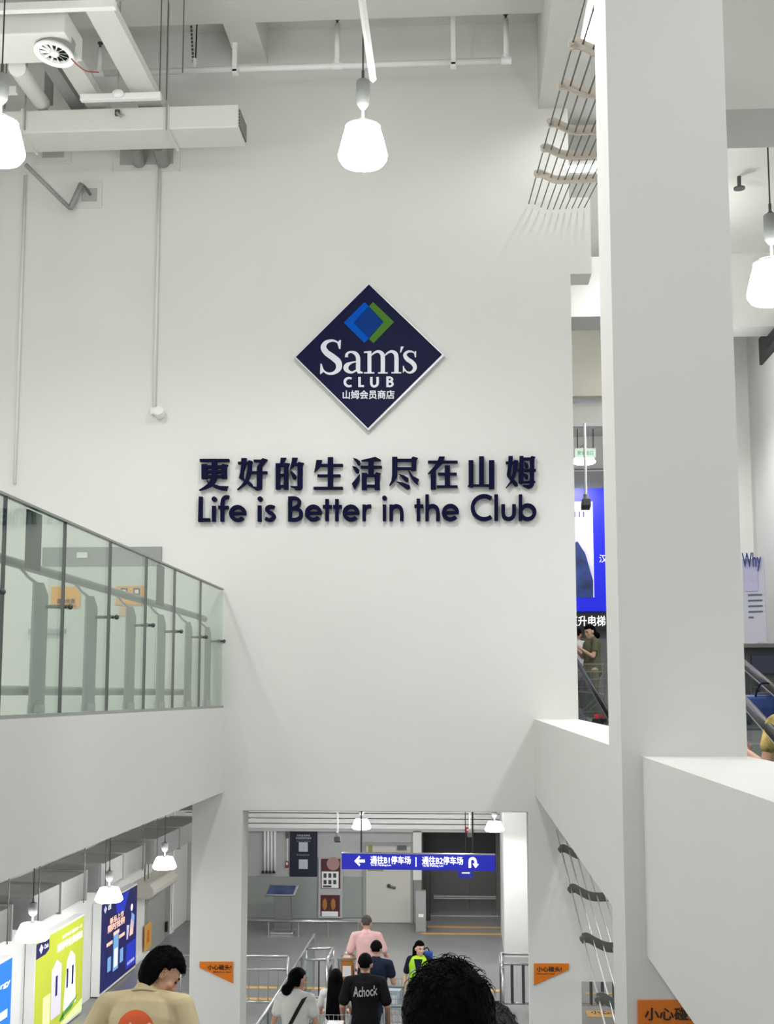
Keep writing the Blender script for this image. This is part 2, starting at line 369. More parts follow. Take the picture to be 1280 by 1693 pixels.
# lamp suspension rail
a = P(598, -4, Z=zb-.02); b = P(616, 128, Z=zb-.9)
a = P(597, -10, Y=8.3); b = P(617, 132, Y=9.5)
t = thing('light_trunking', 'slim white trunking running to the central pendant lamp', 'cable trunking', a)
MB().tube([a, b], .028, 4).build('channel', WHT, t)
MB().tube([b+V((-.02, -.05, .03)), b+V((-.02, -.03, .12))], .02, 6).build('bracket', STEELD, t)
# white supply duct along the wall
yf = 11.0; A0 = P(394, 172, Y=yf); A1 = P(394, 210, Y=yf)
ybk = yf*(1150-211)/(1150-246)
t = thing('air_duct', 'long white rectangular duct running across the wall at upper left', 'duct', ((-6.9+A0.x)/2, yf, A1.z))
MB().box(-6.95, A0.x, yf, ybk, A1.z, A0.z).build('duct_body', DUCTW, t, bevel=.012)
MB().box(A0.x, A0.x+.012, yf+.03, ybk-.03, A1.z+.03, A0.z-.03).build('end_grille', stripes('dark_grille', (150, 150, 146), (70, 70, 68), 'Z', .03, .5), t)
for px_ in (277, 36):
    q = P(px_, 213, Y=yf); MB().box(q.x-.012, q.x+.012, yf-.012, ybk+.012, A1.z-.02, A1.z).box(q.x-.012, q.x+.012, yf-.014, yf, A1.z, A0.z+.01).build('seam_strap', DUCTW, t)
q = P(195, 189, Y=yf); MB().box(q.x-.022, q.x+.022, yf-.03, yf, q.z-.02, q.z+.035).build('damper_plate', STEELD, t); MB().tube([q+V((.0, -.03, 0)), q+V((.05, -.06, -.05))], .014, 8).build('damper_handle', GREYP, t)
for i, px_ in enumerate((42, 276)):
    q = P(px_, 213, Y=yf); t = tag(MB().tube([q+V((0, -.02, -.02)), q+V((0, -.02, 1.9))], .008, 6).build('duct_hanger', GREYP), ('thin hanger rod at the far left end of the white wall duct', 'thin hanger rod near the right end of the white wall duct')[i], 'hanger rod', 'hanger rods of the white wall duct')
# cable trays seen from below (run in depth over the duct)
def tray(n, x0, x1, yw_, Y0, Y1, z, h, label, m=DUCTW):
    t = thing('cable_tray', label, 'cable tray', ((x0+x1)/2, (Y0+Y1)/2, z), 'cable trays over the white wall duct')
    MB().box(x0, x1, Y0, Y1, z, z+.02).build('tray_base', m, t)
    for s_ in (x0, x1-.015): MB().box(s_, s_+.015, Y0, Y1, z+.02, z+h).build('side_rail', m, t)
z1 = P(238, 156, Y=10.9).z
tray(1, P(218, 156, Y=10.9).x, P(259, 156, Y=10.9).x, 0, 8.5, 11.6, z1, .09, 'wide white cable tray with trapeze support, right of the round diffuser')
tray(2, P(132, 158, Y=10.9).x, P(163, 158, Y=10.9).x, 0, 9.9, 11.6, z1, .09, 'narrower white cable tray starting behind the round diffuser')
tray(3, P(98, 152, Y=10.9).x, P(120, 152, Y=10.9).x, 0, 10.0, 11.6, z1+.05, .06, 'thin greyish cable tray left of the narrower white tray', GREYP)
t = thing('trapeze_support', 'white trapeze bar with a round joint carrying the two cable trays', 'support bar', P(198, 160, Y=10.7))
a, b = P(133, 162, Y=10.7), P(266, 160, Y=10.7); MB().box(a.x, b.x, 10.68, 10.74, a.z-.03, a.z+.03).build('bar', WHT, t, bevel=.005)
q = P(195, 155, Y=10.66); MB().ball(q, (.055, .03, .045), 16).build('joint_cap', WHT, t, smooth=True); MB().tube([q, q+V((0, 0, .9))], .008, 6).build('rod', GREYP, t)
a, b = P(-20, 14, Y=9.3), P(191, 8, Y=9.3)
tag(MB().box(a.x, b.x, 9.28, 9.34, a.z-.035, a.z+.035).build('support_bar', WHT, bevel=.005), 'white horizontal strut above the box duct at top left', 'support bar')
# box duct with swirl diffuser
yd = 9.4; d0 = P(107, 54, Y=yd); d1 = P(107, 20, Y=yd)
t = thing('diffuser_box', 'white boxed duct branch carrying a round swirl air diffuser at top left', 'air diffuser', (d0.x-.5, yd, d0.z))
MB().box(-6.9, d0.x, yd, yd+.47, d0.z, d1.z+.03).build('duct_body', DUCTW, t, bevel=.012)
dc = P(88, 86, Y=yd+.22); dc.z = d0.z-.11; dc = P(90, 88, Y=yd+.21)
tl = M.Rotation(R(-8), 3, 'X')@M.Rotation(R(8), 3, 'Y')
MB().lathe([(.135, .13), (.14, -.005), (.15, -.005), (.15, .13)], dc, 32, tl).build('collar', GREYP, t, smooth='auto')
MB().lathe([(.12, .015), (.125, -.012), (.168, -.02), (.172, -.008), (.15, .02), (.135, .03)], dc, 36, tl, closed=True).build('ring', WHT, t, smooth='auto')
MB().lathe([(.001, .035), (.125, .034), (.125, .026), (.001, .025)], dc, 32, tl).build('back_plate', BLACK, t)
mb = MB()
for k in range(12):
    a = k*pi/6; u, v_ = V((cos(a), sin(a), 0)), V((-sin(a), cos(a), 0))
    mb.prism([dc+tl@(u*.03-v_*.004), dc+tl@(u*.125-v_*.010), dc+tl@(u*.125+v_*.012+V((0, 0, .012))), dc+tl@(u*.03+v_*.004+V((0, 0, .01)))], tl@V((0, 0, -.004)))
mb.build('swirl_vanes', WHT, t)
MB().lathe([(.001, -.03), (.03, -.025), (.042, 0), (.03, .03)], dc, 20, tl).build('hub', WHT, t, smooth=True)
a = P(118, 97, Y=yd+.1); mb = MB().tube(smooth2([tuple(a), tuple(a+V((.05, .02, -.05))), tuple(a+V((.1, .1, -.06))), tuple(a+V((.17, .2, -.02)))], 5), .006, 6); mb.build('cable', mat('dull_red_cable', (150, 80, 76), .6), t)
# round pipe and other dark services beyond the box
a, b = P(28, 112, Y=9.95), P(62, 160, Y=10.85)
tag(MB().tube([a, b+(b-a)*.25], .075, 18).build('round_duct', DUCTW, smooth='auto'), 'short white round pipe slanting below the box duct at top left', 'pipe')
a, b = P(-5, 148, Y=10.6), P(26, 148, Y=10.6); tag(MB().box(a.x, b.x, 10.6, 10.66, a.z-.03, a.z+.03).build('support_bar', WHT), 'short white strut at the left edge above the white duct', 'support bar')
a = P(90, 110, Y=11.5); tag(MB().box(P(78, 0, Y=11.5).x, P(90, 0, Y=11.5).x, 11.5, 11.56, P(90, 170, Y=11.5).z, zl(6.9)).build('drop_channel', CONC), 'grey vertical channel in the dark behind the cable trays', 'channel')
for i, (x, y0, y1) in enumerate(((264, 20, 150), (275, 15, 165), (302, 34, 120), (8, 110, 180))):
    b = P(x, y1, Y=10.9); tag(MB().tube([b, (b.x, b.y, zl(6.9))], .005, 6).build('hanger_rod', STEELD), ('thin dark rod left of a pair over the white duct', 'thin dark rod right of a pair over the white duct', 'single thin rod with a round top plate left of the perforated strap', 'thin rod at the far left above the white duct')[i], 'hanger rod', 'thin hanger rods over the duct')
b = P(321, 122, Y=11.6); t = thing('perforated_strap', 'dark perforated hanging strap ending at the sprinkler pipe', 'pipe hanger', b)
mb = MB()
for i in range(24):
    z = b.z+.12+i*.04; mb.box(b.x-.02-.003*i, b.x+.0-.003*i, b.y-.01, b.y, z, z+.026)
mb.build('strap', STEELD, t); MB().tube([b, b+V((0, 0, .16))], .018, 8).build('socket', WHT, t); MB().tube([b+V((.012, 0, .16)), b+V((.02, 0, .55))], .007, 6).build('rod', BLACK, t)
# sprinkler pipe with drops
yp = 11.55; 
t = thing('sprinkler_pipe', 'white fire sprinkler pipe running across under the ceiling', 'pipe', P(600, 112, Y=yp))
pl, pr = P(150, 122, Y=yp), P(836, 100, Y=yp); pl.z = pr.z = (pl.z+pr.z)/2
pl, pr = P(150, 122, Y=yp), P(836, 100, Y=yp)
MB().tube([pl, pr], .03, 12).build('pipe', WHT, t, smooth=True)
for px_, yt in ((558, 40), (836, 32), (168, 80)):
    q = P(px_, 0, Y=yp); f = (q.x-pl.x)/(pr.x-pl.x); b = pl+(pr-pl)*f; tp = P(px_, yt, Y=yp)
    dr = MB().tube([b, (b.x, yp, tp.z)], .027, 10).build('drop_pipe', WHT, t, smooth=True)
    MB().tube([b+V((-.05, 0, 0)), b+V((.05, 0, 0))], .037, 12).tube([b, b+V((0, 0, .06))], .035, 12).build('fitting', WHT, t, smooth='auto')
    MB().tube([(b.x, yp, tp.z), (b.x, yp, tp.z+.05)], [.012, .012], 8).tube([(b.x, yp, tp.z+.05), (b.x, yp, tp.z+.06)], .028, 10).build('sprinkler_head', STEELD, dr)
for px_ in (749, 391):
    q = P(px_, 0, Y=yp); f = (q.x-pl.x)/(pr.x-pl.x); b = pl+(pr-pl)*f
    MB().box(b.x-.022, b.x+.022, yp-.06, yp-.02, b.z-.07, zl(6.88) if px_ > 500 else b.z+.25).box(b.x-.03, b.x+.03, yp-.06, yp+.04, b.z-.05, b.z-.03).build('pipe_support', WHT, t)
q = P(637, 11, Z=zl(6.9)); q = P(637, 11, Y=yb+.3)
t = thing('smoke_detector', 'small round detector under the ceiling right of the lamp trunking', 'smoke detector', (q.x, q.y, zl(6.84)))
MB().lathe([(.001, 0), (.04, 0), (.055, .03), (.055, .06)], t.location, 20).build('detector_body', GREYP, t, smooth='auto'); MB().ball(t.location, .02, 10).build('sensor', DARK, t, smooth=True)
# ================================================================ THINGS ON THE LOGO WALL
FR = mat('white_access_frame', (220, 220, 216), .7, spec=.2)
def wall_plate(x0, y0, x1, y1, label, ix=.2, iy=.25):
    t = thing('access_panel', label, 'access panel', P((x0+x1)/2, y1, Y=D), 'square access panels under the white duct')
    part_px(MB(), x0, y0, x1, y1, D-.02, .02).build('frame', FR, t, bevel=.004)
    w_, h_ = (x1-x0)*ix, (y1-y0)*iy
    part_px(MB(), x0+w_, y0+h_, x1-w_, y1-h_, D-.026, .006).build('plate', mat('dull_grey_plate', (176, 176, 172), .6), t)
wall_plate(126, 300, 169, 344, 'small square wall plate where the bent grey conduit ends')
wall_plate(58, 230, 118, 271, 'square wall plate half hidden by the white duct, the left one')
wall_plate(187, 225, 298, 285, 'wide square wall plate below the duct with pipes passing through', .1, .2)
t = thing('pipe_sleeve', 'pair of grey pipes passing into the wall under the white duct', 'pipe', P(250, 262, Y=D-.3))
for x in (222, 262): MB().tube([P(x, 240, Y=D-.35), P(x+8, 268, Y=D-.03)], .07, 12).build('pipe', GALV, t, smooth='auto')
pa_, pb_ = P(42, 272, Y=D-.5), P(116, 345, Y=D-.12)
t = thing('bent_conduit', 'grey conduit bent in a V leading to the small wall plate', 'conduit', pb_)
MB().tube([pa_, pb_], .022, 8).build('long_arm', GREYP, t, smooth=True); pc = P(135, 304, Y=D-.1); MB().tube([pb_, pc], .03, 8).build('short_arm', GREYP, t, smooth=True)
MB().tube(smooth2([tuple(pc), tuple(P(142, 311, Y=D-.07)), tuple(P(150, 323, Y=D-.03))], 4), .012, 6).build('cable', STEELD, t)
def wpipe(x, y0, x2, y1, r, label):
    a, b = P(x, y0, Y=D-.02), P(x2, y1, Y=D-.02); return tag(MB().tube([a, (a.x, D-.02, b.z)], r, 8).build('wall_conduit', mat('off_white_conduit', (230, 230, 226), .7), smooth=True), label, 'conduit', 'white conduits down the logo wall')
wpipe(264, 270, 252, 676, .016, 'slim white conduit running down the wall to the small camera')
wpipe(42, 290, 25, 800, .016, 'slim white conduit down the wall at the far left')
q = P(264, 684, Y=D-.06); t = thing('wall_camera', 'small white round camera on the wall at the foot of the conduit', 'camera', q)
MB().box(q.x-.1, q.x-.04, D-.05, D, q.z, q.z+.07).build('junction_box', WHT, t, bevel=.006)
MB().lathe([(.05, .06), (.055, .02), (.05, -.02), (.02, -.03)], q, 20, M.Rotation(R(70), 3, 'X')).build('housing', WHT, t, smooth='auto')
MB().ball(q+V((.005, -.03, -.005)), .025, 12).build('lens', BLACK, t, smooth=True)
# logo sign: diamond board, mark and lettering
YS = D-.064
def fz(x0, y0, s, Y): return lambda x, y: P(x0+x/s, y0+y/s, Y=Y)
t = thing('logo_sign', 'dark blue diamond sign with the blue and green mark and white store name', 'sign', P(609, 708, Y=YS))
g = fz(470, 460, 4.571, YS)
MB().prism([g(*q) for q in ((640, 36), (1214, 582), (635, 1152), (73, 595))], (0, .06, 0)).build('frame', mat('silver_frame', (206, 207, 210), .4, .3), t, bevel=.003)
g = fz(470, 460, 4.571, YS-.003)
MB().prism([g(*q) for q in ((640, 47), (1193, 577), (633, 1133), (88, 595))], (0, .003, 0)).build('panel', NAVYP, t)
g = fz(470, 460, 4.571, YS-.007)
for nm, m, pts in (('blue_chevron', mat('bright_blue', (0, 86, 190), .6, spec=.08), ((607, 180), (640, 212), (523, 335), (640, 455), (605, 488), (450, 335))),
                   ('green_chevron', mat('leaf_green', (78, 124, 46), .6, spec=.08), ((672, 180), (830, 330), (675, 490), (640, 458), (752, 330), (640, 212))),
                   ('centre_diamond', mat('mid_blue', (14, 58, 134), .6, spec=.08), ((640, 214), (750, 331), (640, 453), (525, 335)))):
    MB().prism([g(*q) for q in pts], (0, .004, 0)).build(nm, m, t)
g = fz(520, 550, 7.111, YS-.008); X4 = (0, .005, 0)
LW = mat('logo_white', (222, 227, 234), .5); mb = MB(); mb.auto = .004
stroke(mb, g, [(296, 165, 12), (275, 118, 18), (215, 92, 26), (140, 112, 44), (106, 170, 66), (140, 232, 70), (215, 288, 74), (278, 345, 76), (286, 415, 66), (240, 468, 40), (170, 482, 26), (112, 452, 20), (84, 395, 14)], X4)
for pts in (((298, 85), (312, 88), (306, 192), (288, 190), (268, 118)), ((70, 365), (84, 365), (110, 440), (95, 472), (66, 490))): mb.prism([g(*q) for q in pts], X4)
stroke(mb, g, [(378, 288, 40), (380, 255, 30), (405, 232, 24), (440, 228, 28), (482, 244, 42), (510, 285, 50), (514, 350, 50), (514, 430, 50), (528, 462, 36), (568, 470, 14)], X4)
stroke(mb, g, [(500, 340, 12), (440, 352, 20), (388, 378, 48), (370, 415, 60), (392, 452, 44), (438, 468, 26), (482, 450, 20), (505, 428, 12)], X4)
mb.prism([g(*q) for q in ((515, 468), (568, 462), (568, 480), (505, 480))], X4)
for pts in (((583, 222), (650, 215), (670, 215), (670, 475), (624, 475), (624, 240), (583, 240)), ((583, 466), (705, 466), (705, 482), (583, 482)), ((748, 466), (862, 466), (862, 482), (748, 482)), ((905, 464), (1020, 464), (1020, 480), (905, 480)), ((1015, 165), (1052, 163), (1016, 235), (1007, 235))): mb.prism([g(*q) for q in pts], X4)
for dx in (0, 160): stroke(mb, g, [(665+dx, 272, 12), (700+dx, 240, 22), (745+dx, 222, 30), (788+dx, 242, 46), (804+dx, 292, 50), (804+dx, 470, 50)], X4)
stroke(mb, g, [(1184, 280, 12), (1174, 240, 14), (1140, 222, 20), (1092, 227, 28), (1064, 265, 42), (1092, 312, 50), (1142, 347, 52), (1178, 390, 50), (1174, 438, 40), (1130, 470, 26), (1084, 460, 18), (1050, 415, 12)], X4)
for pts in (((1181, 220), (1196, 218), (1195, 292), (1180, 290)), ((1040, 392), (1052, 392), (1064, 450), (1040, 475))): mb.prism([g(*q) for q in pts], X4)
mb.build('store_name', LW, t)
mb = MB(); mb.auto = .004
stroke(mb, g, [(437, 540, 24), (402, 532, 26), (368, 550, 30), (357, 582, 30), (370, 613, 30), (404, 630, 26), (437, 622, 24)], X4)
for pts in (((515, 520), (545, 520), (545, 616), (583, 616), (583, 640), (515, 640)), ((845, 515), (873, 515), (873, 640), (845, 640))): mb.prism([g(*q) for q in pts], X4)
stroke(mb, g, [(670, 520, 30), (670, 600, 30), (688, 628, 28), (718, 628, 28), (742, 600, 30), (742, 520, 30)], X4)
stroke(mb, g, [(860, 527, 24), (893, 528, 24), (914, 548, 26), (895, 572, 24), (860, 574, 24)], X4); stroke(mb, g, [(860, 576, 22), (903, 580, 24), (920, 604, 26), (900, 628, 24), (860, 629, 24)], X4)
mb.build('club_lettering', LW, t)
mb = MB(); a = g(335, 780); text(mb, '山姆会员商店', a, g(940, 780)-a, g(335, 680)-a, .035, .005); mb.build('chinese_lettering', LW, t)
# slogan, first line: nine raised characters
YC = D-.056; XT = (0, .045, 0)
t = thing('chinese_slogan', 'upper slogan line of nine dark navy raised Chinese characters below the diamond sign', 'lettering', P(608, 808, Y=YC))
b4 = lambda x0, y0, x1, y1: ((x0, y0), (x1, y0), (x1, y1), (x0, y1))
GL = [((325, 750), [b4(50, 84, 528, 128), b4(78, 168, 168, 408), b4(400, 185, 490, 405), ((400, 188), (422, 165), (512, 182), (490, 207), (400, 210)), b4(160, 188, 410, 232), b4(160, 270, 410, 312), b4(160, 350, 410, 392), ((245, 84), (328, 84), (328, 375), (310, 440), (275, 500), (215, 540), (130, 578), (40, 602), (40, 590), (130, 530), (200, 470), (230, 415), (245, 350)), ((150, 408), (195, 455), (280, 495), (380, 525), (515, 530), (495, 560), (490, 600), (400, 592), (300, 560), (230, 520), (178, 470))]),
 ((325, 750), [((728, 70), (812, 70), (812, 110), (790, 200), (768, 290), (760, 370), (770, 412), (740, 425), (688, 395), (708, 310), (722, 200)), b4(672, 130, 850, 168), ((832, 130), (850, 105), (910, 122), (898, 160), (895, 260), (862, 385), (830, 460), (780, 510), (662, 592), (660, 578), (730, 510), (790, 425), (815, 325), (830, 220)), ((688, 395), (765, 420), (850, 440), (905, 490), (912, 530), (978, 540), (955, 575), (900, 548), (840, 510), (760, 440)), ((928, 95), (1050, 95), (1075, 72), (1155, 95), (1065, 200), (1062, 568), (1030, 585), (975, 600), (945, 580), (950, 545), (978, 540), (982, 215), (1022, 160), (1030, 135), (928, 135)), b4(893, 285, 1150, 325)]),
 ((450, 750), [b4(56, 155, 128, 580), ((190, 165), (205, 148), (285, 158), (262, 190), (262, 580), (188, 580)), ((140, 65), (228, 65), (175, 152), (178, 185), (125, 185)), b4(120, 160, 200, 202), b4(120, 325, 200, 365), b4(120, 510, 200, 545), ((325, 65), (412, 65), (388, 150), (345, 205), (285, 258), (302, 200), (320, 120)), ((370, 150), (412, 152), (432, 135), (518, 152), (496, 185), (370, 188)), ((412, 150), (496, 150), (492, 550), (470, 580), (430, 592), (375, 587), (360, 558), (298, 540), (298, 524), (412, 528)), ((278, 270), (340, 300), (385, 345), (388, 390), (365, 418), (335, 410), (310, 340))]),
 ((450, 750), [((720, 100), (810, 100), (795, 165), (1150, 165), (1150, 205), (775, 205), (740, 250), (682, 302), (702, 220)), b4(905, 55, 990, 560), b4(735, 336, 1112, 375), b4(672, 538, 1150, 580)]),
 ((575, 750), [((85, 65), (150, 85), (200, 120), (208, 155), (190, 182), (160, 180), (130, 130)), ((70, 195), (140, 215), (185, 260), (182, 300), (160, 315), (130, 310), (100, 260)), ((195, 330), (190, 430), (110, 582), (65, 488)), ((218, 105), (330, 80), (450, 50), (542, 100), (535, 113), (420, 117), (218, 117)), b4(335, 90, 420, 345), b4(208, 196, 555, 235), b4(228, 312, 306, 585), ((228, 312), (306, 312), (325, 332), (440, 332), (465, 300), (542, 322), (522, 350), (522, 370), (228, 370)), b4(440, 330, 522, 585), b4(300, 505, 445, 545)]),
 ((575, 750), [((722, 50), (808, 50), (805, 330), (798, 380), (760, 440), (680, 522), (675, 512), (710, 440), (722, 340)), b4(800, 82, 1060, 125), b4(800, 218, 1060, 258), ((1035, 75), (1060, 45), (1142, 68), (1120, 100), (1112, 272), (1035, 272)), ((982, 272), (1012, 290), (1062, 360), (1160, 415), (1140, 460), (1150, 510), (1090, 470), (1030, 390)), ((830, 328), (920, 355), (985, 395), (993, 430), (970, 458), (940, 450), (890, 395)), ((790, 450), (900, 470), (1010, 515), (1018, 555), (985, 582), (950, 570), (870, 510))]),
 ((700, 750), [b4(75, 112, 560, 150), ((258, 45), (350, 45), (320, 140), (205, 262), (205, 578), (120, 578), (120, 310), (75, 328), (78, 315), (180, 200), (235, 110)), b4(348, 190, 435, 545), b4(240, 308, 545, 345), b4(220, 515, 560, 552)]),
 ((700, 750), [b4(738, 105, 818, 520), ((722, 530), (740, 500), (1080, 498), (1080, 530), (820, 530), (795, 550)), b4(908, 42, 990, 510), b4(1070, 105, 1158, 572)]),
 ((770, 745), [((700, 85), (770, 85), (765, 190), (730, 390), (755, 430), (850, 530), (855, 560), (830, 580), (800, 570), (680, 415), (670, 385), (690, 250)), b4(655, 175, 850, 210), ((780, 172), (795, 148), (860, 160), (845, 290), (810, 420), (760, 510), (660, 610), (655, 600), (740, 480), (770, 330)), ((880, 85), (945, 85), (938, 520), (915, 545), (860, 520), (870, 300)), b4(935, 110, 1060, 150), ((1050, 112), (1075, 85), (1140, 102), (1122, 130), (1115, 560), (1090, 595), (1020, 618), (985, 600), (930, 572), (930, 560), (1045, 558)), b4(850, 297, 1145, 335), b4(920, 490, 1135, 522), ((950, 175), (1010, 210), (1028, 250), (1010, 278), (978, 275)), ((940, 365), (1000, 385), (1028, 420), (1015, 455), (985, 460), (960, 420))])]
for (o0, polys) in GL:
    g = fz(*o0, 9.846, YC); mb = MB()
    for i, pts in enumerate(polys): mb.lift = -.012*i; mb.prism([g(*q) for q in pts], XT)
    mb.build('character', NAVY, t)
# slogan, second line
t = thing('english_slogan', 'lower slogan line of dark navy raised letters reading Life is Better in the Club', 'lettering', P(608, 862, Y=YC))
g6, g7, g8 = fz(320, 812, 6.737, YC), fz(460, 812, 5.818, YC), fz(620, 808, 4.571, YC)
def letter(g, rects=(), strokes=(), dots=()):
    mb = MB()
    for r in rects: mb.lift -= .015; mb.prism([g(*q) for q in (b4(*r) if len(r) == 4 and not isinstance(r[0], tuple) else r)], XT)
    for s_ in strokes: mb.lift -= .015; stroke(mb, g, s_, XT, 6 if len(s_) < 20 else 1)
    for x, y, r in dots: mb.prism([g(x+r*cos(k*pi/14), y+r*sin(k*pi/14)) for k in range(28)], XT)
    return mb.build('letter', NAVY, t)
def wv(w_, *pts): return [(x, y, w_) for x, y in pts]
letter(g6, [((57, 60), (99, 60), (94, 338), (49, 338)), (50, 300, 180, 338)])
letter(g6, [(204, 162, 244, 338)], (), [(228, 87, 28)])
letter(g6, [(272, 162, 388, 195)], [wv(40, (392, 66), (365, 63), (336, 78), (322, 115), (318, 200), (318, 338))])
def let_e(g, cx, cy, r, w_, hb): letter(g, [(cx-r*.95, cy-hb/2, cx+r+w_/2-2, cy+hb/2)], [arc(cx, cy, r, 4, 322, w_)])
let_e(g6, 490, 247, 74, 42, 34)
letter(g6, [(713, 158, 754, 338)], (), [(740, 85, 28)])
letter(g6, (), [wv(40, (898, 182), (862, 170), (826, 180), (816, 205), (836, 230), (870, 246), (893, 276), (880, 306), (845, 320), (798, 302))])
def let_B(g): letter(g, [(1053, 58, 1094, 335)], [wv(38, (1075, 77), (1130, 77), (1168, 95), (1177, 127), (1162, 162), (1120, 185), (1075, 187)), wv(40, (1075, 190), (1140, 192), (1184, 215), (1196, 255), (1182, 295), (1140, 315), (1075, 316))])
let_B(g6)
let_e(g7, 338, 209, 63, 37, 29)
letter(g7, [(452, 75, 486, 285), (430, 132, 516, 162)]); letter(g7, [(547, 75, 581, 285), (527, 132, 611, 162)])
let_e(g7, 700, 209, 63, 37, 29)
letter(g7, [(810, 128, 842, 285)], [wv(34, (826, 215), (834, 170), (858, 147), (895, 144))])
letter(g7, [(1005, 128, 1038, 285)], (), [(1023, 65, 23)])
letter(g7, [(1070, 128, 1103, 285)], [wv(34, (1086, 200), (1096, 160), (1135, 141), (1174, 157), (1188, 200), (1188, 285))])
letter(g8, [(315, 75, 341, 242), (298, 118, 366, 142)])
letter(g8, [(381, 42, 407, 242)], [wv(28, (394, 175), (404, 143), (434, 128), (464, 141), (475, 175), (475, 242))])
let_e(g8, 571, 179, 51, 29, 22)
letter(g8, (), [arc(826, 141, 87, 52, 308, 29)])
letter(g8, [(903, 42, 931, 240)])
letter(g8, (), [wv(28, (970, 116), (970, 185), (981, 215), (1010, 227), (1040, 215), (1052, 185), (1052, 116))])
letter(g8, [(1088, 42, 1114, 240)], [arc(1155, 176, 52, 0, 360, 29)])
# ================================================================ GLASS BALUSTRADE, upper left
zt, zb0 = zl(1.03), zl(-.126)
jo = [P(x, 900, X=XL-.04).y for x in (6.5, 106.6, 182.7, 242.8, 290, 333)]
ys = [2.4, 3.9, 5.05]+jo[0:0]+[jo[0]]+jo[1:]+[D-.03]
t = thing('glass_balustrade', 'glass balustrade with grey flat posts and tube handrail on the white slab edge', 'balustrade', (XL-.08, 7, zb0))
for i in range(len(ys)-1):
    gp = MB().box(XL-.05, XL-.03, ys[i]+.006, ys[i+1]-.006, zb0+.012, zt).build('glass_panel', GLASS, t)
    MB().box(XL-.05, XL-.03, ys[i]-.005, ys[i]+.005, zb0+.012, zt).build('joint_seal', DARK, t)
    if ys[i] in (jo[0], jo[3]):  # two dark strips coloured in for reflections seen in the panes
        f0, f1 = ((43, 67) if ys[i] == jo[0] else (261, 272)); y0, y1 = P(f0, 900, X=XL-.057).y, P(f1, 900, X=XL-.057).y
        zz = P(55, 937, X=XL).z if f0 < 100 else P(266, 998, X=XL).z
        fl = MB().box(XL-.062, XL-.052, y0, y1, zz, zt-.01).build('reflection_strip', mat('dark_grey_reflection', (58, 64, 62), .5), gp); fl['label'] = 'dark grey strip painted as a reflection in the glass'
MB().box(XL-.056, XL-.024, ys[0], ys[-1], zt, zt+.014).build('top_rail', GREYP, t)
MB().box(XL-.07, XL-.01, ys[0], ys[-1], zb0, zb0+.02).build('base_channel', GREYP, t)
xr = XL-.22
posts = [P(x, 1100, X=XL-.14).y for x in (53, 63+0, 148, 215, 267, 313, 355)]
posts = [P(x, 1100, X=XL-.14).y for x in (-60, 65, 150, 216, 267, 312)]+[D-.17]
zp = lambda f: zb0+f*(zt-zb0)
for y in posts:
    pm = MB().prism([(XL-.15, y-.14, zb0+.02), (XL-.15, y+.1, zb0+.02), (XL-.15, y+.11, zp(.62)), (XL-.15, y+.02, zp(.68)), (XL-.15, y-.13, zp(.67))], (.014, 0, 0)).build('post', mat('post_grey', (148, 151, 146), .5), t)
    MB().box(XL-.17, XL-.118, y-.1, y+.06, zb0+.0, zb0+.07).build('foot_shoe', STEEL, pm)
    MB().tube([(XL-.145, y-.02, zp(.66)), (XL-.19, y-.10, zp(.70)), (xr, y-.16, zp(.745))], .011, 6).build('rail_bracket', STEEL, pm)
    MB().tube([(XL-.15, y+.06, zp(.56)), (XL-.04, y+.16, zp(.565))], .012, 6).ball((XL-.02, y+.17, zp(.565)), .018, 8).ball((XL-.06, y+.13, zp(.565)), .018, 8).build('glass_clamp', STEELD, pm)
yend_r = posts[-1]-.1
MB().tube([(xr, 2.4, zp(.76)), (xr, yend_r, zp(.76)), (xr+.04, yend_r+.1, zp(.745))], .03, 12).build('handrail', GREYP, t, smooth='auto')
MB().tube([(xr, 2.4, zp(.13)), (xr, posts[-2]+.25, zp(.13))], .028, 12).build('kick_rail', GREYP, t, smooth='auto')
# door and notices behind the glass (on the logo wall)
zfl = zl(-.45)
t = struct(MB().box(P(72, 905, Y=D).x, P(268, 905, Y=D).x, D-.03, D, P(168, 936, Y=D).z, P(168, 905, Y=D).z).build('door_2', GREYP)); t['label'] = 'wide grey door behind the glass balustrade'
MB().box(P(82, 936, Y=D).x, P(260, 936, Y=D).x, D-.02, D, zfl, P(168, 936, Y=D).z).build('door_leaf', mat('pale_green_grey_door', (206, 212, 205), .55), t)
MB().box(P(85, 0, Y=D).x, P(142, 0, Y=D).x, D-.06, D-.02, P(100, 1048, Y=D).z, P(100, 1040, Y=D).z).build('push_bar', STEEL, t)
MB().box(P(156, 0, Y=D).x, P(172, 0, Y=D).x, D-.045, D-.03, P(0, 924, Y=D).z, P(0, 915, Y=D).z).build('door_closer', WHT, t)
def notice(x0, y0, x1, y1, label, txt):
    t = thing('notice', label, 'notice', P((x0+x1)/2, y1, Y=D-.03)); part_px(MB(), x0, y0, x1, y1, D-.034, .004).build('board', mat('orange_notice', (236, 168, 72), .6), t)
    return t
t = notice(84, 970, 133, 1005, 'orange notice with dark characters on the door behind the glass', 0)
a = P(94, 998, Y=D-.036); mb = text(MB(), '请勿依靠', a, P(124, 998, Y=D-.036)-a, P(94, 990, Y=D-.036)-a, .02); mb.build('lettering', mat('brown_print', (92, 58, 24), .6), t)
a = P(88, 1003, Y=D-.036); text(MB(), 'NO LEANING', a, P(126, 1003, Y=D-.036)-a, P(88, 1000, Y=D-.036)-a, .01).build('small_lettering', MT['brown_print'], t)
t = notice(191, 969, 240, 1000, 'orange notice with two grey pictogram shields on the door behind the glass', 0)
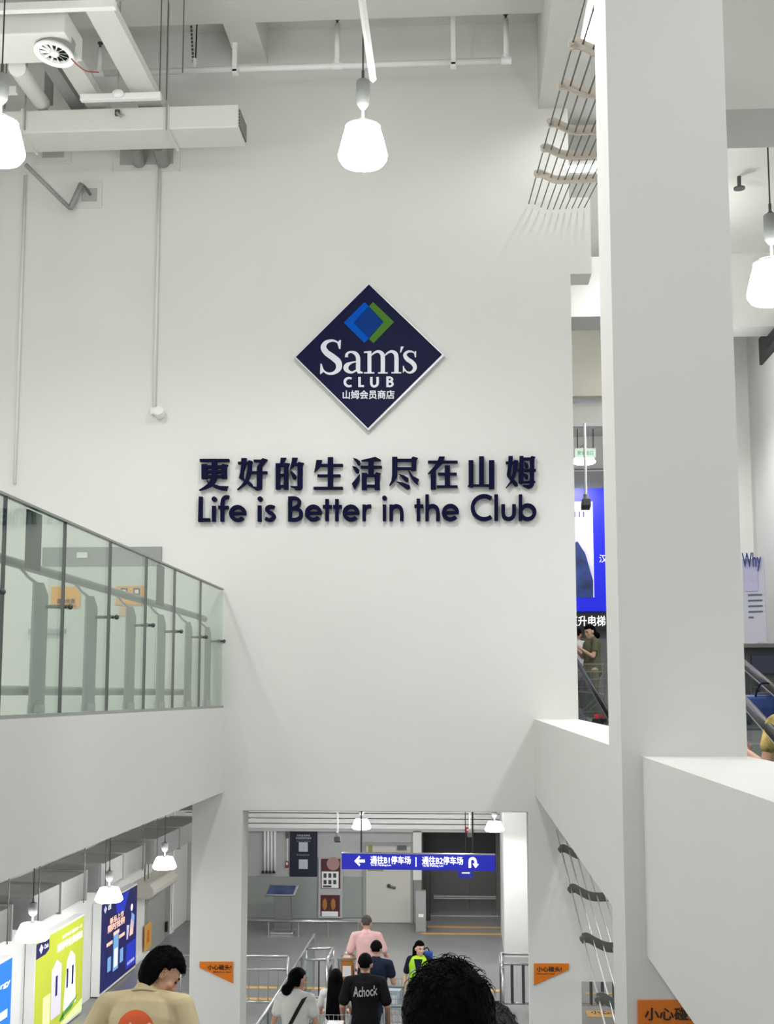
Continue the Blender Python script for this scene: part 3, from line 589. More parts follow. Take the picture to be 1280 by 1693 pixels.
for x in (205, 226):
    part_px(MB(), x-6, 972, x+6, 985, D-.038, .003).build('pictogram', mat('shield_grey', (96, 92, 84), .6), t)
    part_px(MB(), x-3, 975, x+3, 981, D-.041, .003).build('pictogram_mark', WHT, t)
part_px(MB(), 197, 1003, 217, 1018, D-.034, .004).build('notice', mat('faded_notice', (222, 178, 140), .6)); tag(bpy.data.objects['notice.002'], 'small faded orange slip under the pictogram notice behind the glass', 'notice')
# ================================================================ HEAD GUARD SIGNS
def guard_sign(x0, y0, x1, y1, Y, label, flip, s=1.0, ty=None):
    "orange trapezoid board: long vertical edge on the wall side, slanting lower edge"
    t = thing('head_guard_sign', label, 'warning sign', P((x0+x1)/2, y1, Y=Y), 'orange mind-your-head signs')
    f = lambda u, v: P(x0+(x1-x0)*u, y0+(y1-y0)*v, Y=Y-.012)
    pts = [(0, 0), (1, 0), (1, 1), (0, .28)] if flip else [(0, 0), (1, 0), (1, .28), (0, 1)]
    MB().prism([f(*q) for q in pts], (0, .012, 0)).build('board', ORANGE, t, bevel=.002)
    f2 = lambda u, v: P(x0+(x1-x0)*u, y0+(y1-y0)*v, Y=Y-.0135)
    q0, q1 = (.24, .95) if flip else (.08, .79)
    a = f2(q0, .37); text(MB(), '小心碰头!', a, f2(q1, .37)-a, f2(q0, .14)-a, .03, .0015).build('lettering', BLACK, t)
    q0, q1 = (.42, .93) if flip else (.08, .58)
    a = f2(q0, .51); text(MB(), 'Mind your head', a, f2(q1, .51)-a, f2(q0, .44)-a, .02, .0015).build('small_lettering', BLACK, t)
guard_sign(330, 1590, 385, 1626, D, 'orange mind-your-head sign on the left wall pier', True)
guard_sign(883, 1593, 941, 1629, D, 'orange mind-your-head sign on the right wall pier', False)
guard_sign(1055, 1654, 1199, 1742, 4.81, 'large near orange mind-your-head sign on the pillar, cut by the parapet', False)
# ================================================================ CABLE GUARDS
def cable_guard(X, brs, ncab, dx, label, m, mc, ext0, ext1):
    pts = [P(*q, X=X) for q in brs]; t = thing('cable_guard', label, 'cable guard', pts[-1], 'curved bracket cable guards')
    prof = smooth2([(-.012, .0), (.03, .006), (.09, -.025), (.16, -.055), (.26, -.062), (.62, -.05)], 5)
    for p in pts:
        MB().prism([p+V((x, 0, z+.036)) for x, z in prof]+[p+V((x, 0, z-.036)) for x, z in reversed(prof)], (0, .018, 0)).lathe([(.022, -.02), (.022, .03)], p+V((-.008, 0, 0)), 10, M.Rotation(pi/2, 3, 'X')).build('bracket', m, t)
    d = (pts[-1]-pts[0]); d = d/d.y; lo = pts[0]+d*(ext0-pts[0].y); hi = pts[0]+d*(ext1-pts[0].y)
    def zz(x): 
        for i in range(len(prof)-1):
            if prof[i][0] <= x <= prof[i+1][0]: return prof[i][1]
        return -.05
    for k in range(ncab):
        o = V((k*dx, 0, zz(k*dx))); MB().tube([lo+o, hi+o], .006, 6).build('cable', mc, t)
cable_guard(.68, ((947, 72), (928, 140), (910, 203), (899, 245), (888, 287)), 10, .062, 'dark cables through curved cream brackets beside the top of the large pillar', mat('cream_bracket', (214, 205, 190), .6), STEELD, 6, D-.03)
cable_guard(.86, ((928, 1404), (944, 1470), (965, 1552), (990, 1652)), 7, .07, 'steel cables through curved dark grey brackets under the right parapet', mat('bracket_grey', (104, 106, 102), .6), STEEL, 6, D-.03)
# ================================================================ LOWER LOBBY
def rod(mb, a, b, r=.02, n=8): return mb.tube([a, b], r, n)
# hanging direction sign
Yg = 21.7
t = thing('direction_sign', 'long blue hanging sign with white arrows pointing to the car parks', 'sign', P(692, 1440, Y=Yg))
BLU = mat('sign_blue', (10, 18, 160), .5, emit=.3)
f = lambda x, y: P(x, y, Y=Yg)
MB().prism([f(565, 1411), f(819, 1414), f(819, 1440), f(565, 1437)], (0, .1, 0)).build('board', BLU, t)
MB().prism([f(565, 1409.5), f(819, 1412.5), f(819, 1414), f(565, 1411)], (0, .1, 0)).build('top_trim', STEEL, t)
SW = mat('sign_white', (246, 248, 250), .5, emit=.7)
g = lambda x, y: P(560+x/4.741, 1400+y/4.741, Y=Yg-.012); e3 = (0, .01, 0)
MB().prism([g(*q) for q in ((123, 112), (162, 70), (170, 85), (152, 101), (205, 101), (205, 123), (152, 123), (170, 140), (162, 152))], e3).build('left_arrow', SW, t)
mb = stroke(MB(), g, [(1029, 165, 20), (1029, 110, 20), (1040, 94, 20), (1056, 92, 20), (1070, 104, 20), (1075, 125, 20), (1075, 145, 20)], e3)
mb.prism([g(*q) for q in ((1050, 132), (1100, 136), (1074, 168))], e3); mb.build('u_turn_arrow', SW, t)
for s_, x0, x1, y0, y1, bd, dy in (('通往B1停车场', 250, 565, 72, 132, .03, 3), ('To B1 Parking Lot', 252, 412, 136, 153, .02, 1), ('通往B2停车场', 655, 975, 76, 137, .03, 3), ('To B2 Parking Lot', 657, 820, 140, 160, .02, 1)):
    a = g(x0, y1); text(MB(), s_, a, g(x1, y1+dy)-a, g(x0, y0)-a, bd, .006).build('lettering', SW, t)
MB().prism([g(*q) for q in b4(602, 82, 610, 156)], e3).build('divider', SW, t)
for px_ in (597, 782):
    p = f(px_, 1411); MB().tube([p+V((0, .05, 0)), (p.x, p.y+.05, zl(-1.15))], .014, 8).build('hanging_rod', BLACK, t)
# kiosk
Yk = 30.0; p = P(468, 1533, Y=Yk); p.z = 0
t = thing('information_kiosk', 'grey touch screen kiosk with tilted display by the metal clad wall', 'kiosk', p)
kw = .21; KG = mat('kiosk_grey', (120, 122, 122), .4, .5)
MB().box(p.x-.3, p.x+.27, p.y-.25, p.y+.25, 0, .06).build('foot_plate', STEEL, t, bevel=.01)
MB().prism([(p.x-kw, p.y-.1, .06), (p.x+kw, p.y-.1, .06), (p.x+kw*.85, p.y-.1, .95), (p.x-kw, p.y-.1, .95)], (0, .2, 0)).build('column', KG, t, bevel=.01)
u = V((1, 0, 0)); v_ = V((0, .5, .86)).normalized(); n_ = V((0, -.86, .5))
c = V((p.x-.03, p.y-.08, 1.0)); hd = MB().prism([c-u*.4-v_*.13, c+u*.32-v_*.13, c+u*.4+v_*.14, c-u*.3+v_*.14], -n_*.06).build('display_housing', STEEL, t, bevel=.01)
c += n_*.004; MB().prism([c-u*.35-v_*.1, c+u*.28-v_*.1, c+u*.34+v_*.11, c-u*.27+v_*.11], n_*.004).build('screen', mat('dim_screen', (50, 62, 88), .2, emit=.25, noise=.6, scale=3), t)
# banner, cabinet, conduits
Yw = yF-.02
t = thing('notice_banner', 'tall dark navy banner with two white squares on the rear wall', 'banner', P(502, 1448, Y=Yw))
part_px(MB(), 479, 1371, 525, 1449, Yw-.03, .03).build('board', mat('banner_navy', (10, 12, 44), .5), t)
LT = mat('pale_print', (188, 192, 200), .6)
for y in (1400, 1428.5): part_px(MB(), 494, y-7.5, 509, y+8, Yw-.036, .005).build('white_square', LT, t)
for s_, y0, y1, x0, x1 in (('扫码查询停车', 1383, 1379.5, 491, 513), ('欢迎使用停车服务', 1387.5, 1384, 489, 515), ('Scan for parking', 1391.5, 1390, 491, 513), ('Parking payment', 1414.5, 1412.5, 491, 512)):
    a = P(x0, y0, Y=Yw-.036); text(MB(), s_, a, P(x1, y0, Y=Yw-.036)-a, P(x0, y1, Y=Yw-.036)-a, .01, .003).build('lettering', LT, t)
t = thing('poster_cabinet', 'wall cabinet with two dark red posters stacked, left of the grey door', 'cabinet', P(546, 1518, Y=Yw))
part_px(MB(), 526, 1418, 567, 1518, Yw-.09, .09).build('cabinet_frame', mat('cabinet_grey', (176, 177, 178), .5), t, bevel=.01)
MRN = mat('maroon_poster', (74, 22, 28), .5, noise=.2, scale=4)
ps = part_px(MB(), 530.5, 1420, 563, 1469, Yw-.1, .01).build('upper_poster', MRN, t)
part_px(MB(), 532, 1441, 560, 1468, Yw-.105, .005).build('poster_panel', WHT, ps)
mb = MB()
for i in range(6): part_px(mb, 535+i % 3*8, 1444+i//3*11, 540+i % 3*8, 1451+i//3*11, Yw-.109, .004)
part_px(mb, 534, 1464, 548, 1467, Yw-.109, .004); mb.build('poster_pictograms', DARK, ps)
c = P(551, 1428, Y=Yw-.105); MB().lathe([(.16, 0), (.16, .006), (.001, .006)], c, 24, M.Rotation(pi/2, 3, 'X')).build('poster_emblem', mat('dusty_pink_print', (168, 130, 126), .6), ps)
ps = part_px(MB(), 530, 1480, 562, 1515, Yw-.1, .01).build('lower_poster', MRN, t)
part_px(MB(), 532, 1507, 559, 1515, Yw-.105, .005).build('poster_panel', WHT, ps)
for x in (537, 551): MB().ball(P(x, 1495, Y=Yw-.105), (.06, .01, .14), 12).build('poster_bottle', mat('amber_print', (168, 110, 48), .5), ps)
t = thing('conduit_bundle', 'four white vertical pipes with a dark lower connector on the rear wall', 'conduit', P(444, 1444, Y=Yw))
for x in (438, 443.5, 449, 454.5): rod(MB(), P(x, 1373, Y=Yw-.06), P(x, 1442, Y=Yw-.06), .034, 10).build('pipe', WHT, t, smooth=True)
for x in (434, 440, 446, 452): part_px(MB(), x-1.5, 1440, x+2.5, 1444, Yw-.12, .1).build('connector', BLACK, t)
t = thing('fire_call_point', 'red manual call point beside the tall navy banner', 'alarm', P(475, 1434, Y=Yw)); part_px(MB(), 472, 1424, 477, 1435, Yw-.06, .06).build('housing', mat('alarm_red', (150, 30, 40), .5), t, bevel=.005); part_px(MB(), 473.4, 1426, 475.8, 1430, Yw-.066, .006).build('front_plate', WHT, t)
t = thing('wall_sounder', 'dark wall device above the red call point', 'alarm', P(475, 1386, Y=Yw)); part_px(MB(), 473, 1375, 477, 1386, Yw-.08, .08).build('housing', STEELD, t, bevel=.006); rod(MB(), P(475, 1386, Y=Yw-.03), P(475, 1424, Y=Yw-.03), .012, 6).build('cable', WHT, t)
t = thing('exit_alarm_box', 'small red alarm box above the dark lift', 'alarm', P(774, 1377, Y=yF-.3)); part_px(MB(), 769.5, 1368, 778, 1376.5, yF-.36, .06).build('housing', mat('bright_red', (190, 36, 50), .5), t, bevel=.005); part_px(MB(), 772, 1371, 776, 1373, yF-.365, .005).build('front_plate', WHT, t)
def cam_drop(px_, y0, y1, Y, label):
    p = P(px_, y1, Y=Y); t = thing('ceiling_camera', label, 'camera', p, 'ceiling cameras on white drop poles')
    MB().tube([p+V((0, 0, .08)), (p.x, p.y, P(px_, y0, Y=Y).z)], .02, 8).build('drop_pole', WHT, t); MB().obox(p, (.06, 0, 0), (0, .1, -.02), (0, .012, .05)).build('camera_body', DARK, t, bevel=.01); MB().tube([p+V((0, 0, .04)), p+V((.0, .0, .14))], .035, 10).build('mount', GREYP, t); return t
cam_drop(558, 1340, 1388, 26, 'dark camera on a white pole left of the blue direction sign')
cam_drop(777, 1340, 1381, 27.5, 'dark camera on a pole under the red alarm box')
# far door and lift
a, b = P(601, 1531, Y=yF), P(683, 1393, Y=yF)
t = struct(MB().box(a.x, b.x, yF-.08, yF, 0, b.z).build('door_1', GREYP)); t['label'] = 'pale grey door left of the dark lift'
a2, b2 = P(606, 1531, Y=yF), P(679, 1399, Y=yF)
MB().box(a2.x, b2.x, yF-.1, yF-.08, .02, b2.z).build('door_leaf', mat('door_cream_grey', (196, 195, 186), .5), t)
p = P(645, 1466, Y=yF-.14); MB().tube([p, p+V((.14, 0, -.03))], .03, 8).build('door_handle', STEELD, t); MB().ball(p+V((-.03, 0, .02)), (.05, .03, .05), 10).build('handle_rose', DARK, t)
a = P(672, 1398, Y=yF-.12); MB().box(a.x-.22, a.x, yF-.18, yF-.1, a.z-.1, a.z).build('door_closer', STEELD, t)
part_px(MB(), 609, 1397, 616, 1410, yF-.11, .01).build('notice', mat('olive_notice', (150, 140, 90), .6)); tag(bpy.data.objects['notice.003'], 'small olive paper notice at the top left of the rear door', 'notice')
part_px(MB(), 608, 1436, 634, 1440, yF-.11, .01).build('notice', MT['olive_notice']); tag(bpy.data.objects['notice.004'], 'narrow yellowish strip on the rear door just below the blue sign', 'notice')
yE = yF+1.3; a, b = P(698, 1511, Y=yE), P(822, 1375, Y=yE)
t = thing('lift_door', 'dark metal lift door with shiny lintel at the right of the lobby', 'lift', ((a.x+b.x)/2, yE, 0))
LD = mat('dark_lift_metal', (92, 92, 90), .35, .5, noise=.06, scale=1)
mx_ = (a.x+b.x)/2+.25
for x0, x1 in ((a.x+.05, mx_-.008), (mx_+.008, b.x-.05)): MB().box(x0, x1, yE-.04, yE, .02, b.z-.9).build('door_panel', LD, t)
MB().box(a.x, b.x, yE-.08, yE, b.z-.88, b.z).build('lintel_panel', mat('dark_lintel', (56, 56, 56), .3, .5), t)
for x0, x1 in ((a.x-.12, a.x+.04), (b.x-.04, b.x+.3)): MB().box(x0, x1, yE-.14, yE, 0, b.z).build('jamb', mat('lift_jamb', (110, 110, 108), .35, .6), t)
MB().box(a.x, b.x, yE-.3, yE, .001, .02).build('sill', STEEL, t)
for z in (1.0, 1.12): MB().box(a.x+.3, b.x+.4, yE-.12, yE-.08, z*.4-.0, z*.4+.03).build('bumper_rail', STEEL, t)
t = thing('lift_plaque', 'small dark blue plaque hanging below the direction sign before the lift', 'sign', P(770, 1452, Y=28)); part_px(MB(), 757.5, 1439, 782, 1452, 28, .04).build('board', mat('plaque_blue', (14, 24, 120), .4, emit=.1), t)
part_px(MB(), 764, 1442.5, 777, 1444, 27.99, .006).build('white_line', SW, t); MB().tube([P(770, 1439, Y=28.02), (P(770, 1439, Y=28).x, 28.02, zl(-1.15))], .01, 6).build('rod', BLACK, t)
Yp2 = 30.2; a = P(698, 1540, Z=0)
t = thing('service_pedestal', 'grey pedestal box with a dark post at the corner of the lift', 'bollard', a); x, y, _ = a
MB().box(x-.15, x+.1, y-.1, y+.15, 0, .95).build('cabinet', GREYP, t, bevel=.01); MB().box(x+.1, x+.2, y-.05, y+.1, .25, 1.35).build('post', BLACK, t, bevel=.02); MB().box(x-.08, x+.04, y-.11, y-.1, .35, .42).build('label_plate', WHT, t)
# rails
def barrier(name, pts, z0, z1, nb, label, zmid=None, r=.022, br=.011, cat='barrier', grp=None, mbar=None):
    "tube barrier along floor points: posts, top and lower rails, upright bars"
    pts = [V(p) for p in pts]; t = thing(name, label, cat, ((pts[0].x+pts[-1].x)/2, pts[0].y, 0), grp); mbar = mbar or STEEL
    up = lambda p, z: V((p.x, p.y, z))
    for i in range(len(pts)-1):
        a, b = pts[i], pts[i+1]
        MB().tube([up(a, z1), up(b, z1)], r, 10).build('top_rail', STEEL, t, smooth=True)
        if zmid: MB().tube([up(a, zmid), up(b, zmid)], r*.8, 8).build('mid_rail', STEEL, t, smooth=True)
        MB().tube([up(a, z0), up(b, z0)], r*.8, 8).build('bottom_rail', STEEL, t, smooth=True)
        n = max(1, round(nb*(b-a).length))
        for k in range(1, n):
            q = a+(b-a)*k/n; MB().tube([up(q, z0), up(q, zmid or z1)], br, 6).build('bar', mbar, t)
    for p in pts: MB().tube([up(p, 0), up(p, z1)], r, 10).build('post', STEEL, t, smooth=True)
    return t
zf = .96; y1 = P(440, 1581, Z=zf).y
barrier('crowd_barrier', [(P(300, 1581, Y=y1).x, y1, 0), (P(476, 1581, Y=y1).x, y1, 0)], P(440, 1657, Y=y1).z, zf, 5.5, 'steel crowd barrier with upright bars across the lobby at left', P(440, 1603, Y=y1).z)
xg = P(428, 1691, Z=1.0).x; yg0, yg1 = P(428, 1691, Z=1.0).y, P(520, 1545, Z=1.0).y
t = thing('glass_barrier', 'low clear glass barrier with a steel top rail beside the ramp exit', 'barrier', (xg, (yg0+yg1)/2, 0))
MB().tube([(xg, 15, 1.0), (xg, yg1, 1.0)], .024, 10).build('top_rail', STEEL, t, smooth=True)
ny = 5
for k in range(ny):
    a, b = 15+(yg1-15)*k/ny, 15+(yg1-15)*(k+1)/ny; MB().box(xg-.006, xg+.006, a+.02, b-.02, .08, .97).build('glass_panel', CLEAR, t)
    rod(MB(), (xg, b-.01, 0), (xg, b-.01, 1.0), .02).build('post', STEEL, t)
ym = P(505, 1568, Z=.98).y; xm0, xm1 = P(505, 1568, Z=.98).x, P(550, 1569, Z=.98).x
barrier('queue_gate', [(xm0, ym, 0), (xm1, ym, 0), (xm1, P(541, 1600, X=xm1).y, 0)], .12, .98, 4, 'short steel gate turning the corner beyond the glass barrier', .78, .028, .016, mbar=STEELD)
yr = P(850, 1577, Z=.98).y; xr0 = P(828, 1577, Z=.98).x
barrier('side_railing', [(xr0, yr-1.2, 0), (xr0, yr, 0), (xr0+2.2, yr, 0)], .12, .98, 5, 'steel railing with thick dark bars below the right wall block', .8, .028, .03, mbar=STEELD)
yb_ = 29.6; t = thing('wall_guard_rail', 'low steel guard rail along the metal clad wall', 'rail', (-5, yb_, 0))
xa, xb_ = P(395, 1520, Y=yb_).x, P(592, 1520, Y=yb_).x; zz = P(500, 1523, Y=yb_).z
MB().tube([(xa, yb_, zz), (xb_, yb_, zz)], .035, 10).build('rail', STEEL, t, smooth=True)
for k in range(5): rod(MB(), (xa+(xb_-xa)*(k+.0)/4, yb_, 0), (xa+(xb_-xa)*k/4, yb_, zz), .025).build('post', STEEL, t)
# ---------------------------------------------------------------- lightbox aisle
XW = -6.82
def lightbox(x0, x1, label, m, mm):
    y0, y1 = P(x0, 1600, X=XW).y, P(x1, 1600, X=XW).y; z1_, z0_ = 1.68, .07
    t = thing('lightbox', label, 'lightbox', (XW, (y0+y1)/2, 0), 'advertising lightboxes on the aisle wall')
    MB().box(-6.99, XW-.004, y0-.02, y1+.02, z0_-.05, z1_+.03).build('case', WHT, t, bevel=.008)
    MB().box(XW-.004, XW, y0, y1, z0_, z1_).build('face', m, t)
    fr = lambda u, v, d=.002: V((XW+d, y0+(y1-y0)*u, z0_+(z1_-z0_)*v))
    mm(t, fr); return t
def lp(t, fr, nm, m, pts, d=.002): return MB().prism([fr(u, v, d) for u, v in pts], (.002, 0, 0)).build(nm, m, t)
def lt(t, fr, nm, m, s, u0, v0, u1, v1, d=.003, bold=.03):
    a = fr(u0, v0, d); return text(MB(), s, a, fr(u1, v0, d)-a, fr(u0, v1, d)-a, bold, .002).build(nm, m, t)
WE = mat('backlit_white', (246, 246, 244), .5, emit=.5); NE = mat('backlit_navy', (20, 22, 84), .5, emit=.4)
LIM = mat('backlit_lime', (186, 196, 58), .5, emit=.28, noise=.04, scale=.8); LILAC = mat('backlit_lilac', (212, 208, 240), .5, emit=.35); GRN = mat('backlit_green', (70, 140, 60), .5, emit=.35); PLIM = mat('backlit_pale_lime', (214, 236, 160), .5, emit=.5)
b5 = lambda u0, v0, u1, v1: ((u0, v0), (u1, v0), (u1, v1), (u0, v1))
def lime(t, fr):
    lp(t, fr, 'corner_badge', NE, ((0, .84), (.18, .84), (.25, .87), (.25, .97), (.2, .99), (0, .985)))
    lp(t, fr, 'badge_mark', LILAC, ((.05, .92), (.09, .965), (.13, .92), (.09, .87)), .005)
    lt(t, fr, 'badge_lettering', WE, 'Club', .15, .9, .23, .94, .005)
    lt(t, fr, 'heading', WE, '会员专享 健康每一天', .52, .89, .96, .925)
    lt(t, fr, 'headline', WE, '鲜榨牛奶真香浓', .42, .78, .97, .86, .003, .05)
    for u0, u1, v1, sl in ((.32, .52, .66, .0), (.58, .72, .66, .06), (.68, .85, .66, -.04)):
        lp(t, fr, 'milk_carton', LILAC if u0 < .5 else WE, ((u0, .14), (u1, .14), (u1+sl, v1-.02), ((u0+u1)/2+sl, v1+.05), (u0+sl, v1-.03)))
        lp(t, fr, 'carton_print', NE, b5((u0+u1)/2-.02, .35, (u0+u1)/2+.02, .55), .005)
    lp(t, fr, 'milk_glass', PLIM, b5(.16, .0, .3, .42)); lp(t, fr, 'meadow', PLIM, ((.4, 0), (1, 0), (1, .12), (.7, .06)))
    lp(t, fr, 'leaf', GRN, ((.5, .07), (.75, .1), (.9, .2), (.7, .16))); lp(t, fr, 'leaf', GRN, ((.5, .06), (.6, .05), (.58, .14)))
lightbox(59, 136.5, 'lime green lightbox advertising milk cartons', LIM, lime)
PNK = mat('backlit_peach', (240, 196, 176), .5, emit=.6); SKY = mat('backlit_sky', (120, 168, 220), .5, emit=.5); DNV = mat('backlit_deep_navy', (22, 24, 92), .5, emit=.35, noise=.35, scale=.7); RB = mat('backlit_royal', (30, 52, 190), .5, emit=.4)
def navy(t, fr):
    lp(t, fr, 'glow_panel', RB, ((.35, .99), (.75, .99), (.62, .78), (.4, .8)))
    lp(t, fr, 'badge_mark', LILAC, ((.05, .93), (.09, .97), (.13, .93), (.09, .88)))
    lt(t, fr, 'badge_lettering', WE, '会员', .16, .9, .24, .96)
    lt(t, fr, 'heading', PNK, '新品上市', .22, .72, .6, .79, .003, .05); lt(t, fr, 'headline', PNK, '限时抢购', .17, .63, .63, .715, .003, .06)
    for u in (.22, .4, .56):
        h = .42 if u == .4 else .34; lp(t, fr, 'phone', SKY if u == .4 else NE, b5(u-.07, .14, u+.07, .14+h)); lp(t, fr, 'phone_banner', PNK, b5(u-.08, .14+h, u+.08, .18+h), .005); lp(t, fr, 'phone_screen', WE if u == .4 else SKY, b5(u-.045, .18, u+.045, .14+h*.6), .005)
    for v0, u, m in ((.5, .86, SKY), (.42, .84, PNK)): lp(t, fr, 'figure_body', m, ((u-.05, v0), (u+.05, v0), (u+.07, v0+.14), (u-.02, v0+.2)))
    lp(t, fr, 'figure_head', WE, tuple((.84+.035*cos(k*pi/8), .76+.045*sin(k*pi/8)) for k in range(16)))
    lp(t, fr, 'sparkle', LILAC, ((.7, .4), (.74, .4), (.78, .56), (.7, .58))); lp(t, fr, 'footer_panel', RB, b5(.7, .04, .98, .34), .001); lt(t, fr, 'footer_lettering', LILAC, '会员尊享', .73, .08, .95, .12, .005)
lightbox(166, 224, 'dark blue lightbox with phone pictures and peach headline', DNV, navy)
def blue(t, fr):
    lt(t, fr, 'lettering', WE, 'Energy', .62, .76, .97, .82); lp(t, fr, 'button', WE, b5(.6, .49, .94, .56)); lt(t, fr, 'headline', WE, '能量动力', .5, .34, .95, .43, .003, .05); lt(t, fr, 'headline', WE, '升级焕新', .5, .18, .95, .27, .003, .05)
lightbox(-90, 20, 'bright blue lightbox cut by the left frame edge', mat('backlit_sky_blue', (28, 110, 226), .5, emit=.45, noise=.1, scale=.8), blue)
# air curtain and door on the aisle wall
ya, ybb = P(256, 1480, X=-6.5).y, P(294, 1480, X=-6.5).y; za = P(240, 1498, X=-6.5).z; 
t = thing('air_curtain', 'beige rounded air curtain unit above the side door of the aisle', 'air curtain', (-6.7, (ya+ybb)/2, za))
MB().prism([(-7, ya, za), (-6.62, ya, za), (-6.52, ya, za+.08), (-6.5, ya, za+.2), (-6.6, ya, za+.32), (-7, ya, za+.34)], (0, ybb-ya, 0)).build('housing', mat('beige_plastic', (206, 202, 190), .5), t, bevel=.03)
MB().tube([(-6.8, ya+.3, za+.34), (-6.8, ya+.3, za+.75), (-6.8, ya+.6, za+.75), (-6.8, ya+.6, za+.34)], .015, 6).build('bracket', STEELD, t)
MB().tube([(-6.9, ya+1.8, za+.3), (-6.9, ya+1.8, zl(-1.2))], .04, 8).build('supply_pipe', WHT, t)
y0, y1 = P(238, 1560, X=-7).y, P(268, 1560, X=-7).y
t = struct(MB().box(-7, -6.97, y0, y1+.6, 0, za).build('door_3', GREYP)); MB().box(-6.97, -6.95, y0+.1, y1, 0, za-.05).build('door_leaf', mat('steel_door', (182, 182, 176), .35, .3), t)
yh = P(275, 1530, X=-6.93).y; MB().box(-6.95, -6.9, yh-.05, yh+.05, P(275, 1540, X=-6.93).z, P(275, 1524, X=-6.93).z).build('door_handle', BLACK, t)
q = P(245, 1550, X=-6.94); t = thing('notice', 'orange notice on the steel side door below the air curtain', 'notice', q); MB().box(-6.948, -6.944, q.y-.3, q.y+.3, q.z-.25, q.z+.3).build('sheet', mat('pale_orange_notice', (226, 170, 90), .6), t); MB().box(-6.944, -6.94, q.y-.1, q.y+.1, q.z-.1, q.z+.15).build('print', ORANGE, t)
y0 = P(219, 1602, X=-6.9).y; struct(MB().box(-7, -6.9, y0+.1, y0+1.4, 0, .06).build('baseboard_left', WHT)); 
q = P(286, 1540, X=-6.95); t = thing('wall_socket', 'small white switch plate low on the aisle wall past the side door', 'switch', q)
MB().box(-7, -6.96, q.y-.15, q.y+.15, q.z-.12, q.z+.12).build('plate', WHT, t, bevel=.005); MB().tube([(-6.97, q.y, q.z+.12), (-6.97, q.y, zl(-1.2))], .02, 6).build('conduit', WHT, t)
# aisle ducts
XD = -5.9; zt_, zo_ = 2.87, 2.47
for i, (y0, y1, lab) in enumerate(((13.8, 16.2, 'nearest galvanised duct section of the aisle at the left edge'), (16.9, 19.4, 'galvanised duct section above the lime green lightbox'), (20.1, 22.9, 'galvanised duct section above the dark blue lightbox'), (23.5, 28, 'farthest galvanised duct section of the aisle, beside the wall pier'))):
    t = thing('aisle_duct', lab, 'duct', (XD-.5, (y0+y1)/2, zo_), 'galvanised duct sections in the lightbox aisle')
    MB().box(-6.75, XD, y0, y1, zo_, zt_).build('duct_body', GALV, t, bevel=.01)
    for yy in (y0+.02, y1-.06, (y0+y1)/2-.02): MB().box(-6.63, XD+.03, yy, yy+.04, zo_-.03, zt_+.03).build('flange', mat('flange_grey', (150, 151, 148), .55), t)
    for yy in (y0+.2, y1-.25): rod(MB(), (XD+.05, yy, zo_-.03), (XD+.05, yy, zl(-1.15)), .008, 6).build('hanger', STEELD, t)
    MB().box(-6.5, XD-.15, y1, y1+.46, zo_+.05, zt_-.03).build('connector', mat('dark_duct_connector', (96, 97, 95), .7), t)
# ================================================================ SEEN THROUGH THE GAP BY THE PILLAR
Ys = 22.6; f = lambda x, y: P(x, y, Y=Ys)
t = thing('video_screen', 'large glowing blue screen seen through the gap beside the pillar', 'screen', f(975, 1012))
SB = mat('screen_blue', (8, 20, 190), .4, emit=.85)
a, b = f(905, 1011), f(1075, 806); MB().box(a.x, b.x, Ys, Ys+.1, a.z, b.z).build('display', SB, t)
PI = mat('screen_lilac', (186, 184, 238), .4, emit=.75, noise=.12, scale=2); PD = mat('screen_dark_scene', (30, 52, 108), .4, emit=.5, noise=.7, scale=3)
pic = part_px(MB(), 915, 829, 980, 988, Ys-.006, .006).build('picture', PI, t)
MB().prism([P(*q, Y=Ys-.01) for q in ((915, 915), (955, 895), (968, 915), (981, 960), (981, 988), (915, 988))], (0, .004, 0)).build('picture_cliff', PD, pic)
MB().prism([P(*q, Y=Ys-.01) for q in ((962, 880), (979, 935), (980, 905), (966, 850))], (0, .004, 0)).build('picture_light', WE, pic)
a = P(950, 855, Y=Ys-.01); text(MB(), '111', a, P(966, 855, Y=Ys-.01)-a, P(950, 846, Y=Ys-.01)-a, .02).build('lettering', NE, t)
a = P(991, 930, Y=Ys-.01); text(MB(), '汉堡', a, P(1018, 930, Y=Ys-.01)-a, P(991, 917, Y=Ys-.01)-a, .01).build('lettering', WE, t)
t = thing('lift_sign', 'black strip sign with white Chinese lift lettering below the blue screen', 'sign', f(975, 1042)); part_px(MB(), 905, 1013, 1075, 1043, Ys-.1, .08).build('board', BLACK, t)
a = P(941, 1035, Y=Ys-.11); text(MB(), '直升电梯', a, P(1001, 1035, Y=Ys-.11)-a, P(941, 1018, Y=Ys-.11)-a, .02).build('lettering', SW, t)
t = thing('exit_sign', 'small hanging green and white exit sign above the blue screen', 'sign', P(967, 756, Y=20.5)); part_px(MB(), 951, 741, 985, 756, 20.5, .05).build('board', mat('exit_pale', (222, 242, 228), .5, emit=.6), t)
a = P(955, 752, Y=20.49); text(MB(), '安全出口', a, P(981, 752, Y=20.49)-a, P(955, 745, Y=20.49)-a, .01).build('lettering', mat('exit_green', (60, 160, 110), .5, emit=.3), t)
rod(MB(), P(955, 741, Y=20.52), V((P(955, 705, Y=20.52).x, 20.52, zg)), .008).build('chain', STEELD, t); rod(MB(), P(981, 741, Y=20.52), V((P(981, 705, Y=20.52).x, 20.52, zg)), .008).build('chain', STEELD, t)
t = cam_drop(969, 700, 834, 17, 'small camera on a thin pole hanging in front of the blue screen')
xe = 1.5
